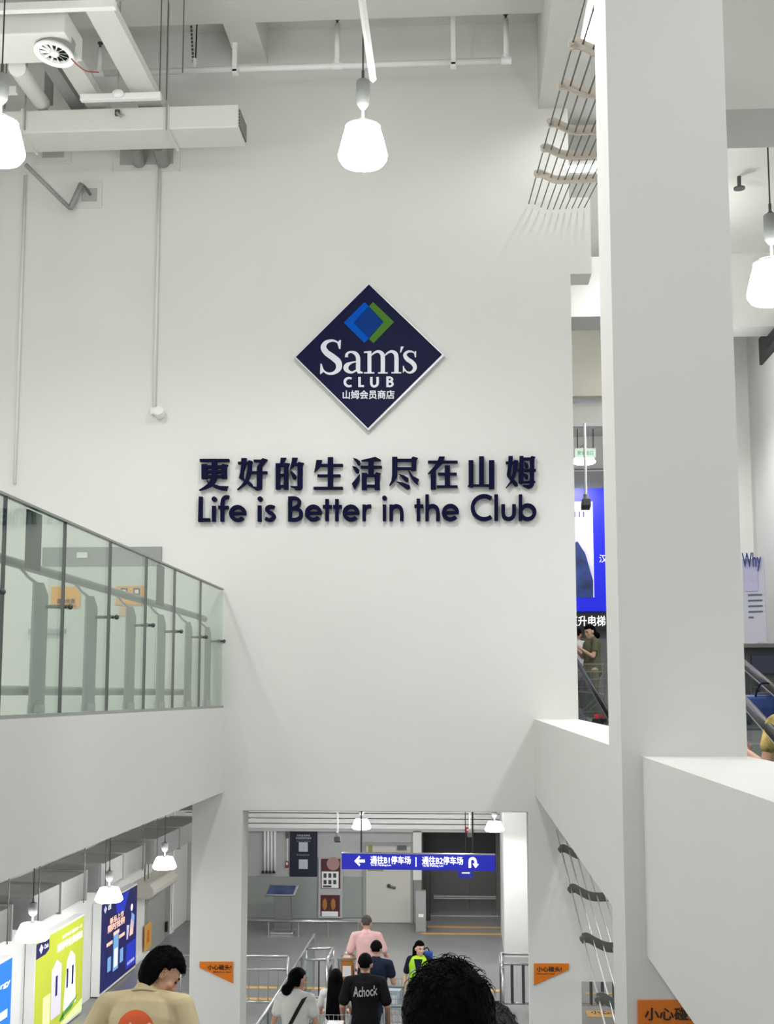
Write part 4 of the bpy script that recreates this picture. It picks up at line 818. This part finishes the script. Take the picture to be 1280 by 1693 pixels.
def handrail(p0, p1, label):
    a, b = p0, p1; t = thing('escalator_rail', label, 'escalator', (a+b)/2, 'escalator balustrades beyond the parapet')
    MB().tube([a, b], .035, 10).build('handrail', BLACK, t, smooth=True); MB().prism([a+V((0, 0, -.05)), b+V((0, 0, -.05)), b+V((0, 0, -.75)), a+V((0, 0, -.75))], (.012, 0, 0)).build('glass_side', CLEAR, t)
    MB().prism([a+V((-.05, 0, -.75)), b+V((-.05, 0, -.75)), b+V((-.05, 0, -1.05)), a+V((-.05, 0, -1.05))], (.12, 0, 0)).build('skirt', STEEL, t); MB().tube([a+V((0, 0, -.035)), b+V((0, 0, -.035))], .022, 8).build('rail_track', STEEL, t)
handrail(P(952, 1090, Y=19.5), P(1012, 1190, Y=14.5), 'escalator handrail with glass side in the gap beside the pillar')
t = thing('bollard', 'short dark post with a red light on the floor in the gap beside the pillar', 'bollard', P(986, 1196, Y=16)); a = t.location
MB().tube([a+V((0, 0, -.3)), a+V((0, 0, .0)), a+V((0, 0, .06))], [.06, .06, .05], 12).build('post', DARK, t); MB().ball(a+V((0, -.05, .09)), .03, 10).build('red_light', mat('red_light', (190, 40, 50), .4, emit=.5), t)
# ================================================================ SLIVER RIGHT OF THE PILLAR
p = P(1247, 1062, Y=13.5)
t = thing('why_stand', 'clear upright display stand headed Why right of the pillar', 'display stand', p)
u = V((.9, -.44, 0)).normalized(); wd = .24
MB().prism([p-u*.1, p+u*wd*.55, p+u*wd*.55+V((0, 0, .9)), p-u*.1+V((0, 0, .9))], (.01, .015, 0)).build('panel', mat('pale_lilac_acrylic', (206, 206, 220), .2), t)
n_ = V((-.0, -.01, 0))
MB().prism([p-u*.08+V((0, -.006, .55)), p+u*.06+V((0, -.006, .55)), p+u*.06+V((0, -.006, .85)), p-u*.08+V((0, -.006, .85))], (0, -.004, 0)).build('lilac_panel', mat('lilac_print', (196, 192, 226), .4), t)
mb = MB(); text(mb, 'Why', p-u*.1+V((0, -.02, .76)), u*.2, V((0, 0, .2)), .02, .01); mb.build('lettering', mat('royal_blue_letter', (42, 58, 140), .4), t)
for k in range(5): MB().prism([p-u*.05+V((0, -.008, .5-k*.06)), p+u*(.1 if k < 4 else -.0)+V((0, -.008, .5-k*.06)), p+u*(.1 if k < 4 else -.0)+V((0, -.008, .515-k*.06)), p-u*.05+V((0, -.008, .515-k*.06))], (0, -.003, 0)).build('text_line', mat('slate_print', (90, 92, 120), .5), t)
q = P(1236, 1064, Y=12.8); t = thing('service_counter', 'dark grey counter under the clear Why stand', 'counter', (q.x, 13, zl(-.45)))
MB().box(q.x-.5, q.x+1.6, 12.8, 14.6, q.z-.04, q.z).build('counter_top', mat('counter_grey', (92, 92, 94), .4), t); MB().box(q.x-.45, q.x+1.55, 12.9, 14.5, zl(-1.0), q.z-.04).build('counter_body', DARK, t)
MB().box(q.x+.05, q.x+.35, 12.86, 12.9, q.z-.3, q.z-.12).build('front_panel', mat('navy_front', (34, 40, 62), .4), t)
handrail(P(1222, 1090, Y=11.8), P(1310, 1165, Y=9.0), 'escalator handrail right of the pillar, below the Why stand')
handrail(P(1228, 1155, Y=9.6), P(1300, 1235, Y=7.4), 'dark escalator handrail at the lower right beside the near parapet')
q = P(1262, 1170, Y=10)
t = thing('shopping_bag', 'blue shopping bag resting right of the pillar', 'bag', q)
MB().rings([[q+V((sx*w_, sy*d_, h)) for sx, sy in ((-1, -1), (1, -1), (1, 1), (-1, 1))] for w_, d_, h in ((.1, .08, -.12), (.16, .1, .0), (.17, .1, .09), (.12, .07, .1))]).build('bag_body', mat('bag_blue', (44, 66, 128), .5, noise=.2, scale=12), t, bevel=.02)
MB().tube(smooth2([tuple(q+V((-.08, -.09, .08))), tuple(q+V((-.04, -.1, .18))), tuple(q+V((.04, -.1, .18))), tuple(q+V((.08, -.09, .08)))], 5), .008, 6).build('bag_handle', NAVY, t)
# louvre on the right wall
ya, yb2 = P(1258, 570, X=4.49).y, 12.0; q0, q1 = P(1258, 605, X=4.49), P(1258, 560, X=4.49)
t = thing('wall_louvre', 'dark louvred grille high on the right wall', 'vent', (4.45, (ya+yb2)/2, q0.z))
MB().box(4.46, 4.5, yb2, ya, q0.z, q1.z).build('frame', DARK, t)
MB().box(4.45, 4.46, yb2, ya-.5, q0.z+.12, q1.z-.12).build('slats', stripes('black_louvre', (20, 20, 22), (52, 52, 54), 'Z', .07, .5), t)
q = P(1222, 292, Z=zc-.0); t = thing('ceiling_sprinkler', 'dark cross shaped sprinkler under the bright ceiling right of the pillar', 'sprinkler', q)
MB().tube([q+V((0, 0, 0)), q+V((0, 0, -.14))], .025, 8).build('stem', STEELD, t); MB().lathe([(.07, 0), (.07, .02)], q+V((0, 0, -.16)), 12).build('deflector', STEELD, t)
# ================================================================ PEOPLE
SKIN = mat('skin', (205, 158, 132), .55); SKIN2 = mat('skin_fair', (218, 176, 152), .55); HAIR = mat('black_hair', (9, 8, 9), .6, noise=.3, scale=30, bump=.5, spec=.04); HAIRB = mat('dark_brown_hair', (26, 20, 19), .6, noise=.4, scale=40, bump=.6)
def remesh(mb, name, m, parent, vox, it=4):
    o = mb.build(name, m, parent, smooth=True)
    a = o.modifiers.new('r', 'REMESH'); a.mode = 'VOXEL'; a.voxel_size = vox; a.use_smooth_shade = True
    b = o.modifiers.new('s', 'SMOOTH'); b.factor = .5; b.iterations = it
    bpy.context.view_layer.update()
    me = bpy.data.meshes.new_from_object(o.evaluated_get(bpy.context.evaluated_depsgraph_get()))
    o.modifiers.clear(); old = o.data; o.data = me; bpy.data.meshes.remove(old)
    if not me.materials: me.materials.append(m)
    for p in me.polygons: p.use_smooth = True
    return o
def hand(mb, w_, d, side, s, grip=0.0):
    "palm, four unequal curled fingers and a thumb from the side of the palm"
    d = d.normalized(); x = V((1, 0, 0)) if abs(d.x) < .8 else V((0, 1, 0)); n = d.cross(x).normalized(); l = n.cross(d).normalized()
    # l: across the palm (thumb side = towards the front), n: palm normal
    f = V((0, 1, 0)); f = (f-d*f.dot(d)); f = f.normalized() if f.length > .2 else V((0, 0, 1)); across = f; nrm = d.cross(across)*side
    c = w_+d*.045*s; mb.cap(w_, w_+d*.075*s, .024*s, .034*s, .62)
    for k, (ln, off) in enumerate(((.066, .027), (.076, .009), (.07, -.009), (.055, -.026))):
        b = w_+d*.08*s+across*off*s; cu = .35+grip; m1 = b+(d*cos(cu)+nrm*sin(cu))*ln*.5*s; e = m1+(d*cos(cu*2.2)+nrm*sin(cu*2.2))*ln*.5*s
        mb.cap(b-d*.015*s, m1, .0098*s, .009*s, 1, 8); mb.cap(m1, e, .009*s, .0078*s, 1, 8)
    b = w_+d*.025*s+across*.026*s; m1 = b+(d*.6+across*.7+nrm*.3).normalized()*.034*s; mb.cap(b, m1, .012*s, .0105*s, 1, 8); mb.cap(m1, m1+(d*.85+across*.25+nrm*.4).normalized()*.028*s, .0105*s, .0088*s, 1, 8)
def person(label, loc, yaw=0, H=1.7, head=(0, 0, 0), hair='short', hairm=None, shirt=(200, 200, 200), pants=(40, 42, 48), arms=None, female=False, skin=None, hem=.80, sleeve=.55, lean=0, vox=.011, trousers='long', shirtnoise=.04, build=1.0, group=None):
    s = H/1.72; skin = skin or SKIN
    t = thing('person', label, 'person', loc, group); L = t.location.copy()
    shw = (.165 if female else .19)*build; rz = M.Rotation(yaw, 3, 'Z'); ln = M.Rotation(R(-lean), 3, 'X')
    def T(p, upper=True):
        p = V(p)*s
        if upper: pv = V((0, 0, .95*s)); p = pv+ln@(p-pv)
        return L+rz@p
    arms = arms or {}
    A = {}
    for sd, k in ((-1, 'l'), (1, 'r')):
        e, wv_ = arms.get(k, ((.07, -.03, 1.13), (.08, .07, .90)))
        A[k] = ((sd*shw, 0, 1.405), (sd*(shw+e[0]), e[1], e[2]), (sd*(shw+wv_[0]), wv_[1], wv_[2]), sd)
    hy, hp, hr = head; HM = rz@ln@M.Rotation(R(hy), 3, 'Z')@M.Rotation(R(-hp), 3, 'X')@M.Rotation(R(hr), 3, 'Y')
    npv = T((0, .0, 1.475))
    def Hd(p): return npv+HM@(V(p)*s+V((0, .012, .12))*s)
    b = MB(); c = lambda a_, b_, ra, rb, fl=1, n=14: b.cap(a_, b_, ra*s, rb*s, fl, n)
    bw = (.9 if female else 1)*build
    # torso core and limbs
    c(T((0, 0, .93)), T((0, 0, 1.12)), .145*bw, .125*bw, .7); c(T((0, 0, 1.12)), T((0, 0, 1.33)), .125*bw, .15*bw, .7); c(T((-shw+.03, 0, 1.40)), T((shw-.03, 0, 1.40)), .055, .055); c(T((0, 0, 1.33)), T((0, 0, 1.41)), .14*bw, .09*bw, .65)
    c(T((0, -.012, 1.40)), T((0, .008, 1.55)), .057, .05 if female else .055)
    for k in 'lr':
        s0, e0, w0, sd = A[k]; c(T(s0), T(e0), .05*bw, .038*bw); c(T(e0), T(w0), .039*bw, .026*bw); hand(b, T(w0), T(w0)-T(e0), sd, s, .35)
    for sd in (-1, 1):
        hp_, kn, an = (sd*.085, 0, .9), (sd*.095, .02, .49), (sd*.1, -.015, .09)
        c(T(hp_, 0), T(kn, 0), .085*bw, .056*bw); c(T(kn, 0), T(an, 0), .054*bw, .036*bw); c(T((sd*.1, -.03, .05), 0), T((sd*.11, .1, .035), 0), .038, .03)
    # head
    sb = lambda p, r: b.ball(Hd(p), [q*s for q in r], 16, HM)
    sb((0, -.008, .02), (.077, .097, .1)); sb((0, .022, -.045), (.06, .068, .08)); sb((0, .055, -.015), (.058, .035, .06)); sb((0, .065, -.098), (.03, .026, .022)); sb((0, .075, .03), (.052, .022, .014))
    c(Hd((0, .088, .012)), Hd((0, .108, -.03)), .0095, .0135, 1, 8); sb((.012, .1, -.034), (.009, .01, .008)); sb((-.012, .1, -.034), (.009, .01, .008))
    for sd in (-1, 1): sb((sd*.079, -.008, -.01), (.011, .022, .032)); sb((sd*.085, -.016, .004), (.009, .014, .02)); sb((sd*.04, .062, -.028), (.026, .022, .02))
    sb((0, .088, -.062), (.024, .012, .007)); sb((0, .086, -.074), (.021, .012, .008))
    body = remesh(b, 'body', skin, t, vox)
    e = MB()
    for sd in (-1, 1): e.ball(Hd((sd*.032, .079, .006)), (.012*s, .009*s, .007*s), 8, HM)
    for sd in (-1, 1):
        ee = MB().ball(Hd((sd*.032, .083, .005)), (.013*s, .007*s, .0065*s), 10, HM).build('eye', BLACK, t, smooth=True)
        MB().ball(Hd((sd*.034, .084, .03)), (.021*s, .009*s, .0045*s), 8, HM).build('eyebrow', HAIR, t, smooth=True)
    # shirt
    sm = mat('cloth_%d_%d_%d' % shirt, shirt, .85, noise=shirtnoise, scale=9, bump=.25, spec=.2)
    b = MB(); o_ = .016
    c(T((0, 0, hem+.09)), T((0, 0, 1.12)), (.158 if female else .17)*build+o_, .14*bw+o_, .72, 20); c(T((0, 0, 1.10)), T((0, 0, 1.33)), .142*bw+o_, .165*bw+o_, .7, 20); c(T((-shw+.03, 0, 1.395)), T((shw-.03, 0, 1.395)), .066, .066); [c(T((sd*.05, -.012, 1.425)), T((sd*(shw-.005), -.004, 1.402)), .062, .066) for sd in (-1, 1)]; c(T((0, -.005, 1.33)), T((0, -.008, 1.43)), .15*bw+o_, .075, .62, 18); c(T((0, -.02, 1.43)), T((0, -.006, 1.468)), .082, .07, .95)
    for k in 'lr':
        s0, e0, w0, sd = A[k]; p0, p1, p2 = T(s0), T(e0), T(w0)
        if sleeve <= 1: c(p0, p0+(p1-p0)*max(sleeve, .3), .066*bw, .068*bw)
        else: c(p0, p1, .066*bw, .056*bw); c(p1, p1+(p2-p1)*(sleeve-1), .056*bw, .045*bw)
    sh = remesh(b, 'shirt', sm, t, vox, 3)
    # trousers and shoes
    pm = mat('cloth_%d_%d_%d' % pants, pants, .85, noise=.06, scale=8, bump=.2, spec=.2); b = MB()
    c(T((0, 0, .88)), T((0, 0, .99)), .155*bw, .148*bw, .74)
    for sd in (-1, 1):
        hp_, kn, an = (sd*.085, 0, .87), (sd*.095, .02, .49), (sd*.1, -.015, .10)
        c(T(hp_, 0), T(kn, 0), .1*bw, .078*bw)
        if trousers == 'long': c(T(kn, 0), T(an, 0), .076*bw, .06*bw)
    remesh(b, 'trousers', pm, t, vox*1.2, 2)
    for sd in (-1, 1):
        b = MB(); c(T((sd*.1, -.05, .05), 0), T((sd*.112, .14, .04), 0), .05, .042, .9); o2 = b.build('shoe', BLACK if pants[0] < 90 else WHT, t, smooth=True)
    # hair: shell over the cranium, sunk under the skin where the face is
    hm = hairm or HAIR; b = MB(); n = 40; h = 26; rnd = random.Random(len(label)); rings = []
    for i in range(1, h):
        el = pi/2-pi*i/h; r = []
        for k in range(n):
            az = 2*pi*k/n; d = V((cos(el)*cos(az), cos(el)*sin(az), sin(el)))
            lim = .52 if hair != 'fringe' else .86
            low = {'short': -.42, 'mop': -.95, 'fringe': -.78, 'long': -.8, 'bun': -.65, 'bob': -.95}[hair]
            inn = d.y < lim*max(0, min(1, (d.z+.25)*1.1)) - .04 or (d.z > .42) or (d.z > .25 and d.y > 0 and hair == 'fringe')
            if d.z < low or (d.z < 0 and d.y > -.02+(.34 if hair in ('bob', 'fringe') else 0)): inn = False
            if hair == 'short' and d.z < -.12 and abs(d.x) > .75: inn = False
            kf = (1.15 if hair == 'short' else 1.24 if hair in ('mop', 'fringe') else 1.16)+rnd.uniform(-.018, .018)
            if d.z < -.3 and hair == 'short': kf = 1.06
            if not inn: kf = .8
            r.append(Hd((d.x*.079*kf, -.010+d.y*.099*kf, .018+d.z*(.103 if d.z > 0 else .125)*kf)))
        rings.append(r)
    b.rings(rings, caps=True)
    if hair == 'long':
        for x, l, r_ in ((0, .50, .06), (-.045, .46, .05), (.045, .47, .05)): b.cap(Hd((x, -.06, .0)), T((x*1.5, -.145, 1.60-l)), r_*s*1.2, r_*s*1.35, .6)
    if hair == 'bun': b.ball(Hd((-.02, -.125, -.105)), [.058*s, .05*s, .062*s], 16); b.cap(Hd((0, -.09, -.04)), Hd((-.015, -.115, -.1)), .05*s, .05*s)
    if hair == 'bob':
        for x in (-.062, .062, 0): b.cap(Hd((x, -.045, 0)), Hd((x*1.15, -.05, -.15)), .05*s, .04*s, .9)
    ho = remesh(b, 'hair', hm, t, vox*.7, 2)
    t['s'] = s
    return dict(t=t, T=T, Hd=Hd, HM=HM, shirt=sh, hair=ho, s=s, rz=rz)
def project(pr, mb, name, m, off=.004):
    "lay a flat print on the back of the shirt, following its surface"
    sh = pr['shirt']; L = pr['t'].location; mw = M.Translation(L)
    bv = BVHTree.FromPolygons([v.co.copy() for v in sh.data.vertices], [tuple(p.vertices) for p in sh.data.polygons])
    bk = pr['rz']@V((0, -1, 0)); vs = []
    for p in mb.v:
        hit = bv.ray_cast(p-L+bk*.6, -bk, 1.2)[0]; vs.append((hit+bk*off+L) if hit else p)
    mb.v = vs; return mb.build(name, m, pr['t'], smooth=True)
def at(px_, Y): return P(px_, 1500, Y=Y).x
def base(px_, Y): return (at(px_, Y), Y, TZ(Y))
RAIL = {'l': ((.16, .02, 1.14), (.22, .27, 1.06)), 'r': ((.07, -.03, 1.13), (.09, .07, .9))}
HOLD = {'l': ((.06, .05, 1.13), (.0, .3, 1.1)), 'r': ((.06, .05, 1.13), (.0, .3, 1.1))}
# --- man in beige tee, head turned right and down
pm_ = person('man from behind in a beige tee with an orange disc print, head turned right', base(231, 7.0), 0.0, 1.80, (-62, 34, 6), 'mop', None, (204, 188, 150), (60, 62, 68), {'l': ((.13, .02, 1.14), (.12, .2, .98)), 'r': ((.1, .03, 1.13), (.06, .25, 1.02))}, hem=.74, sleeve=.75, vox=.008, build=1.05, lean=20, shirtnoise=.05)
T = pm_['T']; MB().tube([T((.078*cos(k*pi/12), -.012+.075*sin(k*pi/12), 1.462+.012*sin(k*pi/12+pi))) for k in range(25)], .008, 8).build('collar_rib', MT['cloth_204_188_150'], pm_['t'], smooth=True)
rr = .105; mb = MB(); rng = []
dc = T((-.01, -.16, 1.245))
for r_ in [i/10 for i in range(11)]: rng.append([dc+V((max(r_, .01)*rr*cos(2*pi*k/36), 0, max(r_, .01)*rr*sin(2*pi*k/36))) for k in range(36)])
mb.rings(rng, caps=False); project(pm_, mb, 'orange_print', mat('orange_print', (226, 98, 52), .8), .003)
def leafshape(u0, v0, u1, v1, w_):
    mb = MB(); n = 12; L_ = []
    for i in range(n+1):
        f_ = i/n; x, z = u0+(u1-u0)*f_, v0+(v1-v0)*f_; d = V((u1-u0, v1-v0)).normalized(); ww = w_*sin(pi*min(1, f_*.9+.08))**.8
        L_.append([dc+V((x-d.y*ww, 0, z+d.x*ww)), dc+V((x, 0, z)), dc+V((x+d.y*ww, 0, z-d.x*ww))])
    vs = [p for r_ in L_ for p in r_]; fs = [(i*3+j, i*3+j+1, i*3+j+4, i*3+j+3) for i in range(n) for j in range(2)]
    return mb.add(vs, fs)
for a_ in ((-.055, -.12, -.025, .045, .026), (.085, .04, -.01, -.09, .024)): project(pm_, leafshape(*a_), 'cream_print', mat('cream_print', (214, 200, 172), .8), .0055)
# --- nearest head, short ruffled black hair
def strands(pr, n, ln, r, seed, up=0.0, m=None):
    rnd = random.Random(seed); mb = MB(); Hd, HM = pr['Hd'], pr['HM']
    for i in range(n):
        while True:
            d = V((rnd.gauss(0, 1), rnd.gauss(0, 1), rnd.gauss(0, 1))).normalized()
            if (d.y < .3*max(0, d.z+.2) or d.z > .5) and d.z > -.65: break
        p = V((d.x*.079, -.010+d.y*.099, .018+d.z*.105))*1.17
        tn = V((rnd.gauss(0, .5), -.25+rnd.gauss(0, .5), -.8 if d.z < .75 else rnd.gauss(0, .6)))
        tn = (tn-d*tn.dot(d)).normalized(); l = ln*rnd.uniform(.5, 1.2); lift = rnd.uniform(.02, .3)+(up if d.z > .55 and rnd.random() < .3 else 0)
        pts = [p-d*.012, p+tn*l*.35+d*l*lift*.35, p+tn*l*.7+d*l*(lift*.5-.1), p+tn*l+d*l*(lift*.6-.35)]
        mb.tube([Hd(q) for q in pts], [r, r*.9, r*.6, r*.1], 3)
    h = mb.build('hair_strands', m or HAIR, pr['hair'], smooth=True); return h
nr = person('nearest man seen from behind, ruffled short black hair, on the ramp', base(742, 2.6), R(4), 1.69, (2, 4, 0), 'mop', None, (40, 42, 46), (40, 42, 48), vox=.008)
strands(nr, 2200, .038, .0012, 3, .45)
br_ = person('person half hidden behind the nearest man, dark brown curly hair', base(812, 4.05), 0, 1.57, (0, 5, 0), 'mop', HAIRB, (70, 66, 66), (40, 42, 48), female=True, vox=.009)
strands(br_, 700, .05, .0022, 5, .2, HAIRB)
strands(pm_, 1500, .045, .0013, 9, .2)
# --- woman in white tee with crossbody strap
wt = person('woman in a white tee with a black crossbody strap, hair in a low bun', base(490, 13.6), R(-4), 1.68, (-40, 8, 0), 'bun', None, (238, 236, 230), (70, 78, 92), {'l': ((.075, -.02, 1.13), (.09, .1, .92)), 'r': ((.075, -.02, 1.13), (.1, .14, .93))}, female=True, hem=.86, sleeve=.55)
mb = MB(); n = 24
for sgn in (-1,):
    L_ = []
    for i in range(n+1):
        f_ = i/n; x, z = .115-.25*f_, 1.43-.46*f_; L_.append([wt['T']((x-.03, -.3, z-.014)), wt['T']((x+.03, -.3, z+.014))])
    mb.add([p for r_ in L_ for p in r_], [(2*i, 2*i+1, 2*i+3, 2*i+2) for i in range(n)])
project(wt, mb, 'bag_strap', BLACK, .008)
# --- others on the ramp and beyond
person('woman with long loose black hair and white top standing on the ramp', base(556, 16.9), R(3), 1.67, (0, 4, 0), 'long', None, (214, 214, 212), (62, 84, 96), HOLD, female=True, hem=.9)
bt = person('man in a black tee with white script across the back', base(604, 16.4), 0, 1.87, (0, 4, 0), 'short', None, (16, 15, 19), (26, 27, 32), {'l': ((.075, -.02, 1.13), (.08, .12, .92)), 'r': ((.075, -.02, 1.13), (.08, .12, .92))}, hem=.74, sleeve=.8)
T = bt['T']; mb = MB(); text(mb, 'Achock', T((-.13, -.3, 1.25)), T((.15, -.3, 1.27))-T((-.13, -.3, 1.25)), (0, 0, .12), .03, .001); project(bt, mb, 'script_lettering', WHT, .008)
person('man in a dark navy tee just ahead of the black tee man', base(622, 19.7), R(-8), 1.82, (5, 10, 0), 'short', None, (26, 34, 54), (40, 44, 56), HOLD)
person('man in a pale pink tee pushing a cart at the front', base(606, 21.9), 0, 1.82, (0, 10, 0), 'short', mat('greying_hair', (62, 56, 50), .6, noise=.2, scale=30), (232, 190, 184), (70, 52, 52), {'l': ((.09, .02, 1.13), (.06, .26, 1.05)), 'r': ((.11, .02, 1.14), (.1, .26, 1.05))}, hem=.72, sleeve=.85)
wk = person('woman worker in a neon yellow safety vest facing the ramp', (at(693, 20.8), 20.8, 0), R(176), 1.62, (32, 5, 0), 'bob', None, (28, 34, 50), (30, 33, 42), {'l': ((.07, .0, 1.13), (.05, .2, 1.0)), 'r': ((.08, -.02, 1.12), (.09, .08, .9))}, female=True, skin=SKIN2, sleeve=.7)
s, T = wk['s'], wk['T']; VE = mat('neon_yellow_vest', (178, 232, 30), .6, emit=.0); b = MB()
b.cap(T((0, 0, .86)), T((0, 0, 1.12)), .19*s, .165*s, .74, 20); b.cap(T((0, 0, 1.10)), T((0, 0, 1.33)), .165*s, .188*s, .72, 20); b.cap(T((-.11, 0, 1.40)), T((.11, 0, 1.40)), .068*s, .068*s)
remesh(b, 'safety_vest', VE, wk['t'], .011, 3)
def front(pts, name, m, off):
    vs = [T(p) for p in pts]; mb = MB(); mb.prism(vs, wk['rz']@V((0, .012, 0))); return mb.build(name, m, wk['t'])
front([(-.075, .142, 1.44), (.075, .142, 1.44), (.02, .16, 1.17), (-.01, .16, 1.17)], 'vest_opening', mat('cloth_28_34_50', (28, 34, 50)), 0)
for x in (-.085, .085): front([(x-.03, .15, 1.22), (x+.03, .15, 1.22), (x+.03, .15, 1.27), (x-.03, .15, 1.27)], 'vest_badge', mat('badge_grey', (196, 206, 196)), 0)
front([(-.15, .135, 1.02), (.15, .135, 1.02), (.15, .135, 1.06), (-.15, .135, 1.06)], 'reflective_band', mat('reflective_grey', (150, 170, 120)), 0)
# worker's blue bag on the back
q = V((at(705, 20.9), 20.99, 1.12)); t = thing('backpack', 'small bright blue bag behind the worker in the yellow vest', 'bag', q)
MB().box(q.x-.1, q.x+.1, q.y-.06, q.y+.08, q.z, q.z+.3).build('bag_body', mat('bag_bright_blue', (24, 84, 180), .6), t, bevel=.03); MB().tube(smooth2([tuple(q+V((-.05, -.02, .3))), tuple(q+V((0, -.02, .36))), tuple(q+V((.05, -.02, .3)))], 5), .01, 6).build('bag_handle', NAVY, t)
# people beyond the gap and at the right edge
zu = zl(-.45)
person('woman in olive tee and trousers looking at her hands, in the gap', (at(987, 20.5), 20.5, zu), R(110), 1.6, (15, 16, 0), 'bun', None, (112, 112, 88), (122, 122, 100), {'l': ((.05, .08, 1.14), (-.06, .26, 1.28)), 'r': ((.05, .08, 1.14), (-.06, .26, 1.28))}, female=True, skin=SKIN2)
person('person in a white top behind the woman in olive, seen in the gap', (at(962, 22.0), 22.0, zu), R(-10), 1.62, (0, 8, 0), 'short', None, (214, 214, 212), (60, 62, 68))
person('person in patterned clothing at the right edge, beyond the near parapet', (P(1316, 1200, Y=8.2).x, 8.2, P(1290, 1195, Y=8.2).z-1.36), R(20), 1.66, (10, 5, 0), 'mop', None, (186, 164, 104), (60, 60, 66), {'l': ((.08, .0, 1.13), (.03, .26, 1.2)), 'r': ((.07, 0, 1.13), (.08, .07, .9))}, female=True, shirtnoise=.8)
# ================================================================ SHOPPING CARTS
WIRE = mat('cart_wire', (166, 168, 170), .4, .6); GRYPL = mat('grey_cart_plastic', (132, 138, 142), .5)
def cart(label, loc, yaw, goods=()):
    t = thing('shopping_cart', label, 'cart', loc, 'shopping carts'); L = t.location; rz = M.Rotation(yaw, 3, 'Z'); T = lambda p: L+rz@V(p)
    mb = MB(); w0, w1 = .24, .29; y0, y1 = .0, .9; z0, z1 = .45, .92
    def wire(a, b, r=.004): mb.tube([T(a), T(b)], r, 4)
    for k in range(9):
        f_ = k/8; y = y0+(y1-y0)*f_
        for sx in (-1, 1): wire((sx*w0, y+.05*(1-f_), z0+.1*f_), (sx*w1, y, z1))
    for k in range(5):
        f_ = k/4; ww = w0+(w1-w0)*f_; z = z0+(z1-z0)*f_
        for sx in (-1, 1): wire((sx*ww, y0, z), (sx*(ww-.04), y1, max(z, z0+.1)))
        wire((-ww, y0, z), (ww, y0, z)); wire((-ww+.04, y1, max(z, z0+.1)), (ww-.04, y1, max(z, z0+.1)))
    for k in range(9):
        x = -w0+2*w0*k/8; wire((x, y0, z0), (x, y1, z0+.1)); wire((x, y0, z0), (x*1.15, y0, z1)); wire((x*.85, y1, z0+.1), (x, y1, z1))
    mb.build('basket', WIRE, t)
    mb = MB()
    for sx in (-1, 1): mb.tube([T((sx*.27, -.08, z1+.08)), T((sx*.25, -.02, .6)), T((sx*.24, .05, .2)), T((sx*.24, .75, .16))], .013, 6).tube([T((sx*.22, .1, .45)), T((sx*.22, .4, .18))], .011, 6)
    mb.build('frame', STEEL, t); MB().tube([T((-.29, -.08, z1+.09)), T((.29, -.08, z1+.09))], .02, 8).build('push_handle', GRYPL, t, smooth=True)
    for sx in (-1, 1):
        for y in (.08, .72): MB().lathe([(.02, -.016), (.055, -.016), (.06, 0), (.055, .016), (.02, .016)], T((sx*.235, y, .06)), 14, rz@M.Rotation(pi/2, 3, 'Y')).build('wheel', DARK, t)
    for nm, lab, c_, dims, rgb in goods:
        x, y, z = c_; p = T((x, y, z)); g_ = thing(nm, lab, 'goods', p)
        MB().prism([p+rz@V((sx*dims[0]/2, sy*dims[1]/2, 0)) for sx, sy in ((-1, -1), (1, -1), (1, 1), (-1, 1))], (0, 0, dims[2])).build('pack', mat('pack_%d_%d_%d' % rgb, rgb, .5, noise=.15, scale=12), g_, bevel=.01)
        MB().prism([p+rz@V((sx*dims[0]*.36, -dims[1]/2-.003, dims[2]*f_)) for sx, f_ in ((-1, .3), (1, .3), (1, .75), (-1, .75))], rz@V((0, .002, 0))).build('pack_label', WHT, g_)
    return t
p = base(589, 22.6)
cart('loaded cart of the man in pink', (p[0]-.02, 22.4, 0), 0, [('carton', 'brown and yellow carton in the pink tee man cart', (-.12, .15, .58), (.2, .4, .4), (176, 118, 40)), ('carton', 'dark brown carton on the right in the pink tee man cart', (.12, .2, .58), (.2, .4, .22), (96, 50, 40)), ('food_bag', 'pale bag standing up in the pink tee man cart', (-.14, .6, .62), (.14, .16, .36), (190, 186, 178))])
cart('grey cart pushed by the man in the navy tee', (at(640, 20.2), 20.35, 0), R(-8), [('water_pack', 'pale blue pack in the navy tee man cart', (0, .4, .58), (.3, .3, .3), (176, 196, 204))])
cart('empty cart left of the worker in the yellow vest', (at(664, 18.9), 18.95, 0), R(180))
p = base(518, 15.3); cart('cart on the ramp between the white tee woman and the long-haired woman', (p[0]+.1, 15.3, p[2]), 0, [('bread_pack', 'yellow pack in the cart on the ramp', (-.1, .35, .6), (.2, .3, .3), (206, 166, 70)), ('paper_roll_pack', 'white pack in the cart on the ramp', (.12, .5, .6), (.2, .3, .32), (224, 224, 222))])
p = P(992, 1105, Y=19.6); cart('wire cart beside the woman in olive, seen in the gap', (p.x+.1, 19.3, zu), R(70))
